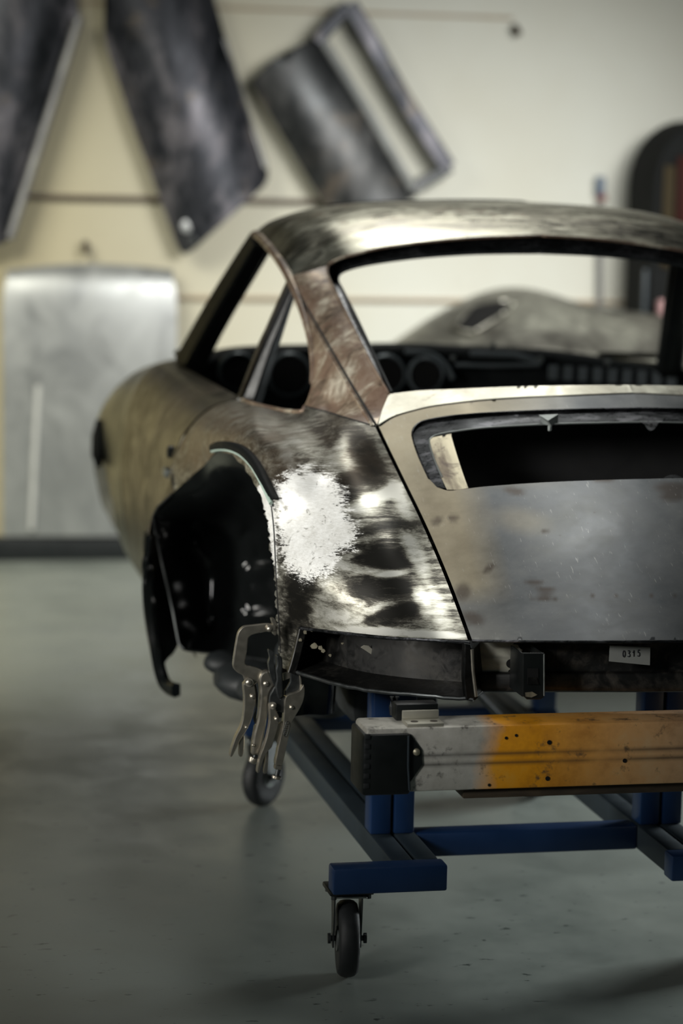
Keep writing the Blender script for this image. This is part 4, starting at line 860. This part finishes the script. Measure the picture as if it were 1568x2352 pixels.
def rounded(P, r=40, n=5):
    P = np.array(P, float); out = []
    for i in range(len(P)):
        a, b, c_ = P[i-1], P[i], P[(i+1) % len(P)]; u = (a-b)/np.linalg.norm(a-b); v = (c_-b)/np.linalg.norm(c_-b); s, t = b+u*r, b+v*r
        for k in range(n+1): q_ = k/n; out.append((1-q_)**2*s+2*q_*(1-q_)*b+q_*q_*t)
    return np.array(out)
e, sk = wall_panel('lid_panel', 'large dark steel lid hanging slanted on the wall at the far left edge', 'car panel', rounded([(-190, -60), (170, -70), (186, 60), (18, 562), (-190, 560)], 25), WY-.16, .03, 'dark_panel', crown=crowned((-60, -60), (175, -60), (-230, 560), WY-.13, .06))
tube('lit_folded_edge', [at(182, 40, WY-.17), at(120, 240, WY-.17), at(22, 548, WY-.17)], .02, M['galv_sheen'], e, 10)  # panel fold, with the light on it put into its pale colour
e, sk = wall_panel('door_skin', 'dark blue grey rounded panel hanging tilted on the wall between two others', 'car panel', rounded([(240, -45), (480, -45), (560, 235), (624, 412), (418, 596), (305, 290), (238, 90)], 34), WY-.14, .03, 'dark_panel', crown=crowned((236, 15), (482, -30), (415, 588), WY-.10, .10))
pplate('latch_plate', rounded([(404, 478), (440, 466), (462, 560), (430, 582)], 10), WY-.150, .01, M['black'], e, .003)
for (x, y, r_) in ((428, 520, .026), (425, 484, .016), (447, 553, .018)): lathe('latch_hole', [(r_, 0), (r_, .004), (r_*.6, .006)], at(x, y, WY-.16), (0, -1, 0), M['hood_metal' if r_ > .02 else 'tool_dark'], e, 20)
tube('sheen_edge', [at(512, 90, WY-.115), at(556, 235, WY-.115), at(608, 385, WY-.115)], .016, M['galv_sheen'], e, 10)  # pale rod painting the sheen along the panel's right side
e = empty('door_shell', 'bare steel car door with open window frame hanging tilted on the wall', 'car door', tuple(at(800, 240, WY-.1)), 'body panels on the wall')
skin('door_panel', rounded([(574, 188), (620, 140), (735, 78), (850, 270), (962, 448), (900, 480), (748, 478)], 14), crowned((574, 188), (735, 78), (748, 478), WY-.10, .06), M['galv'], e, sp=20, th=.03)
fo = np.array([(722, 98), (795, 2), (812, 2), (905, 170), (1040, 386), (1030, 398), (950, 440)]); 
def fr(P, w_, nm, mt='dark_panel'): return tube(nm, [at(*p, WY-.12) for p in P], w_, M[mt], e, 8, RECT, (0, 1, 0))
fr(cr([(725, 95), (760, 55), (800, 15)], 4), .030, 'window_frame'); fr(cr([(800, 12), (850, 95), (920, 220), (1025, 385)], 5), .036, 'window_frame'); fr([(1032, 383), (990, 408), (945, 432)], .026, 'window_frame', 'galv')
tube('window_sill', [at(742, 95, WY-.135), at(850, 265, WY-.135), at(948, 435, WY-.135)], .020, M['hood_metal'], e, 8)
for (x, y, r_) in ((790, 265, .022), (818, 292, .026), (800, 330, .014)): lathe('door_hole', [(r_, 0), (r_, .003)], at(x, y, WY-.135), (0, -1, 0), M['plank'], e, 16)
e = empty('hood_panel', 'large pale grey hood standing upright against the wall on the left', 'hood', tuple(at(205, 1228, WY-.05)), 'body panels on the wall')
rowsH = []
for fy, bulge in ((1232, .0), (1050, .02), (850, .03), (700, .02), (640, 0.0), (606, -.04)):
    rowsH.append([at(6+(x)*400+(8 if fy < 700 else 0)*(.5-x)*2, fy+(14 if fy < 620 else 0)*(2*x-1)**2, WY-.06-.02-(1232-fy)*.00003-bulge-.03*(1-(2*x-1)**2)) for x in np.linspace(0, 1, 7)])
loft('hood_skin', rowsH, M['hood_metal'], e, 4, 5, .02, out=(0, 9, .8))
tube('hood_streak', [at(88, 885, WY-.135), at(80, 1050, WY-.125), at(73, 1215, WY-.105)], .014, M['streak'], e, 10)  # pale streak down the hood, drawn as a thin rod
# small things on the wall
hk = tube('wall_peg', [at(196, 560, WY), at(196, 558, WY-.05), at(198, 585, WY-.06)], .014, M['plank'], None, 8, None, (0, 0, 1), tuple(at(196, 560, WY-.02))); tag(hk, 'small brown peg on the wall above the grey hood', 'peg')
hk = tube('wall_hook', [at(1180, 62, WY), at(1184, 66, WY-.05), at(1192, 80, WY-.06)], .016, M['plank'], None, 8, None, (0, 0, 1), tuple(at(1185, 70, WY-.02))); tag(hk, 'small dark hook high on the bare cream wall', 'hook')
e = empty('air_gun', 'blue and red air gun hanging on the wall above the car roof', 'tool', tuple(at(1377, 440, WY-.04)))
M['bluegrey'] = plain('blue grey plastic', (.10, .14, .20), .5); M['red'] = plain('dull red', (.22, .05, .045), .5); M['pipe'] = plain('grey pipe', (.20, .20, .20), .5); M['redwood'] = plain('dark red panel', (.032, .008, .006), .7, 0, .15, 20, .1); M['brownp'] = plain('dark olive brown panel', (.040, .031, .016), .7, 0, .15, 20, .1); M['pinkc'] = plain('pink cloth', (.45, .27, .27), .8)
box('gun_body', at(1368, 440, WY-.04)[0], at(1386, 440, WY-.04)[0], WY-.06, WY-.02, at(1377, 448, WY-.04)[2], at(1377, 405, WY-.04)[2], M['bluegrey'], e, .006)
box('gun_tip', at(1374, 440, WY-.04)[0], at(1390, 440, WY-.04)[0], WY-.06, WY-.02, at(1377, 462, WY-.04)[2], at(1377, 446, WY-.04)[2], M['red'], e, .005)
pz = tube('wall_pipe', [at(1376, 466, WY-.03), at(1376, 716, WY-.03)], .013, M['pipe'], None, 12, None, (0, 1, 0), tuple(at(1376, 716, WY-.03))); tag(pz, 'thin grey vertical pipe running down the cream wall', 'pipe')
e = empty('tall_locker', 'tall dark locker with rounded shoulder and dark red door at the right edge', 'locker', (at(1520, 600, 4.6)[0], 4.6, 0))
lx = at(1460, 600, 4.45)[0]+.07; lz = at(1520, 292, 4.45)[2]
prof = [(lx, 0), (lx+1.0, 0), (lx+1.0, lz+.05)] + [(lx+.24-.24*math.sin(t), lz-.24+.28*math.cos(t)) for t in np.linspace(0, 1.57, 8)]
plate('locker_body', [(x, 4.45, z) for x, z in prof], .35, M['matte_dark'], e, .01)
box('locker_side_panel', lx+.035, lx+.085, 4.43, 4.45, 1.30, lz-.16, M['brownp'], e, .004); box('locker_door', lx+.095, lx+.9, 4.43, 4.45, 1.30, lz-.12, M['redwood'], e, .004)
box('locker_trim', at(1478, 650, 4.43)[0], at(1486, 650, 4.43)[0], 4.425, 4.45, .9, 1.29, M['rail'], e, .002)
cl = box('pink_cloth', at(1508, 700, 4.40)[0], at(1566, 700, 4.40)[0], 4.36, 4.415, at(1530, 730, 4.4)[2], at(1530, 688, 4.4)[2], M['pinkc'], None, .012, tuple(at(1537, 728, 4.38))); tag(cl, 'bundle of pink cloth in front of the dark locker', 'cloth')

# ------------------------------------------------------------------ second car beyond
fc = empty('far_car_body', 'blurred bare metal coupe body seen through the windows beyond the dashboard', 'car', (1.3, 4.1, 0))
cre = [(840, 850), (880, 810), (940, 768), (1000, 728), (1070, 690), (1130, 667), (1185, 660), (1250, 670), (1340, 699), (1420, 712), (1500, 722), (1568, 728), (1680, 745), (1800, 790)]
rowsF = []
for x, y in cr(cre, 2):
    c_ = at(x, y, 4.1); X, Z = c_[0], c_[2]
    rowsF.append([np.array([X-.03, 3.52, .40]), np.array([X-.03, 3.46, .60]), np.array([X-.03, 3.55, max(Z-.27, .75)]), np.array([X-.02, 3.72, Z-.13]), np.array([X, 3.92, Z-.03]), np.array([X, 4.1, Z]), np.array([X, 4.28, Z-.04]), np.array([X, 4.42, Z-.2]), np.array([X, 4.44, .40])])
loft('body_skin', rowsF, M['far_car'], fc, 4, 2, .004, out=(1.3, 4.0, .6))
wp = rounded([(1040, 752), (1085, 702), (1165, 690), (1182, 700), (1150, 725), (1085, 765)], 12)
def fy(px, py):   # find the skin depth along the sight line
    for k in np.linspace(3.46, 4.3, 200):
        p = at(px, py, k); j = min(range(len(rowsF)), key=lambda i: abs(rowsF[i][5][0]-p[0])); r = np.array(rowsF[j]); z = np.interp(k, r[1:6, 1], r[1:6, 2])
        if z >= p[2]: return k
    return 3.9
Pw = [at(x, y, fy(x, y)-.055) for x, y in wp]
plate('window_opening', Pw, .01, M['gap'], fc, 0)
tube('window_rim', Pw+[Pw[0]], .008, M['far_car'], fc, 8)
for x in (.75, 2.0): box('support_stand', x-.06, x+.06, 3.7, 4.2, 0, .42, M['rail'], fc, .004)
tube('diagonal_hose', cr([at(1090, 1585, -.2), at(1115, 1612, -.1), at(1150, 1650, .0), at(1170, 1700, .1)], 5), .009, M['rubber'], car, 8)  # plain dark diagonal hose below the tail, parented to the car
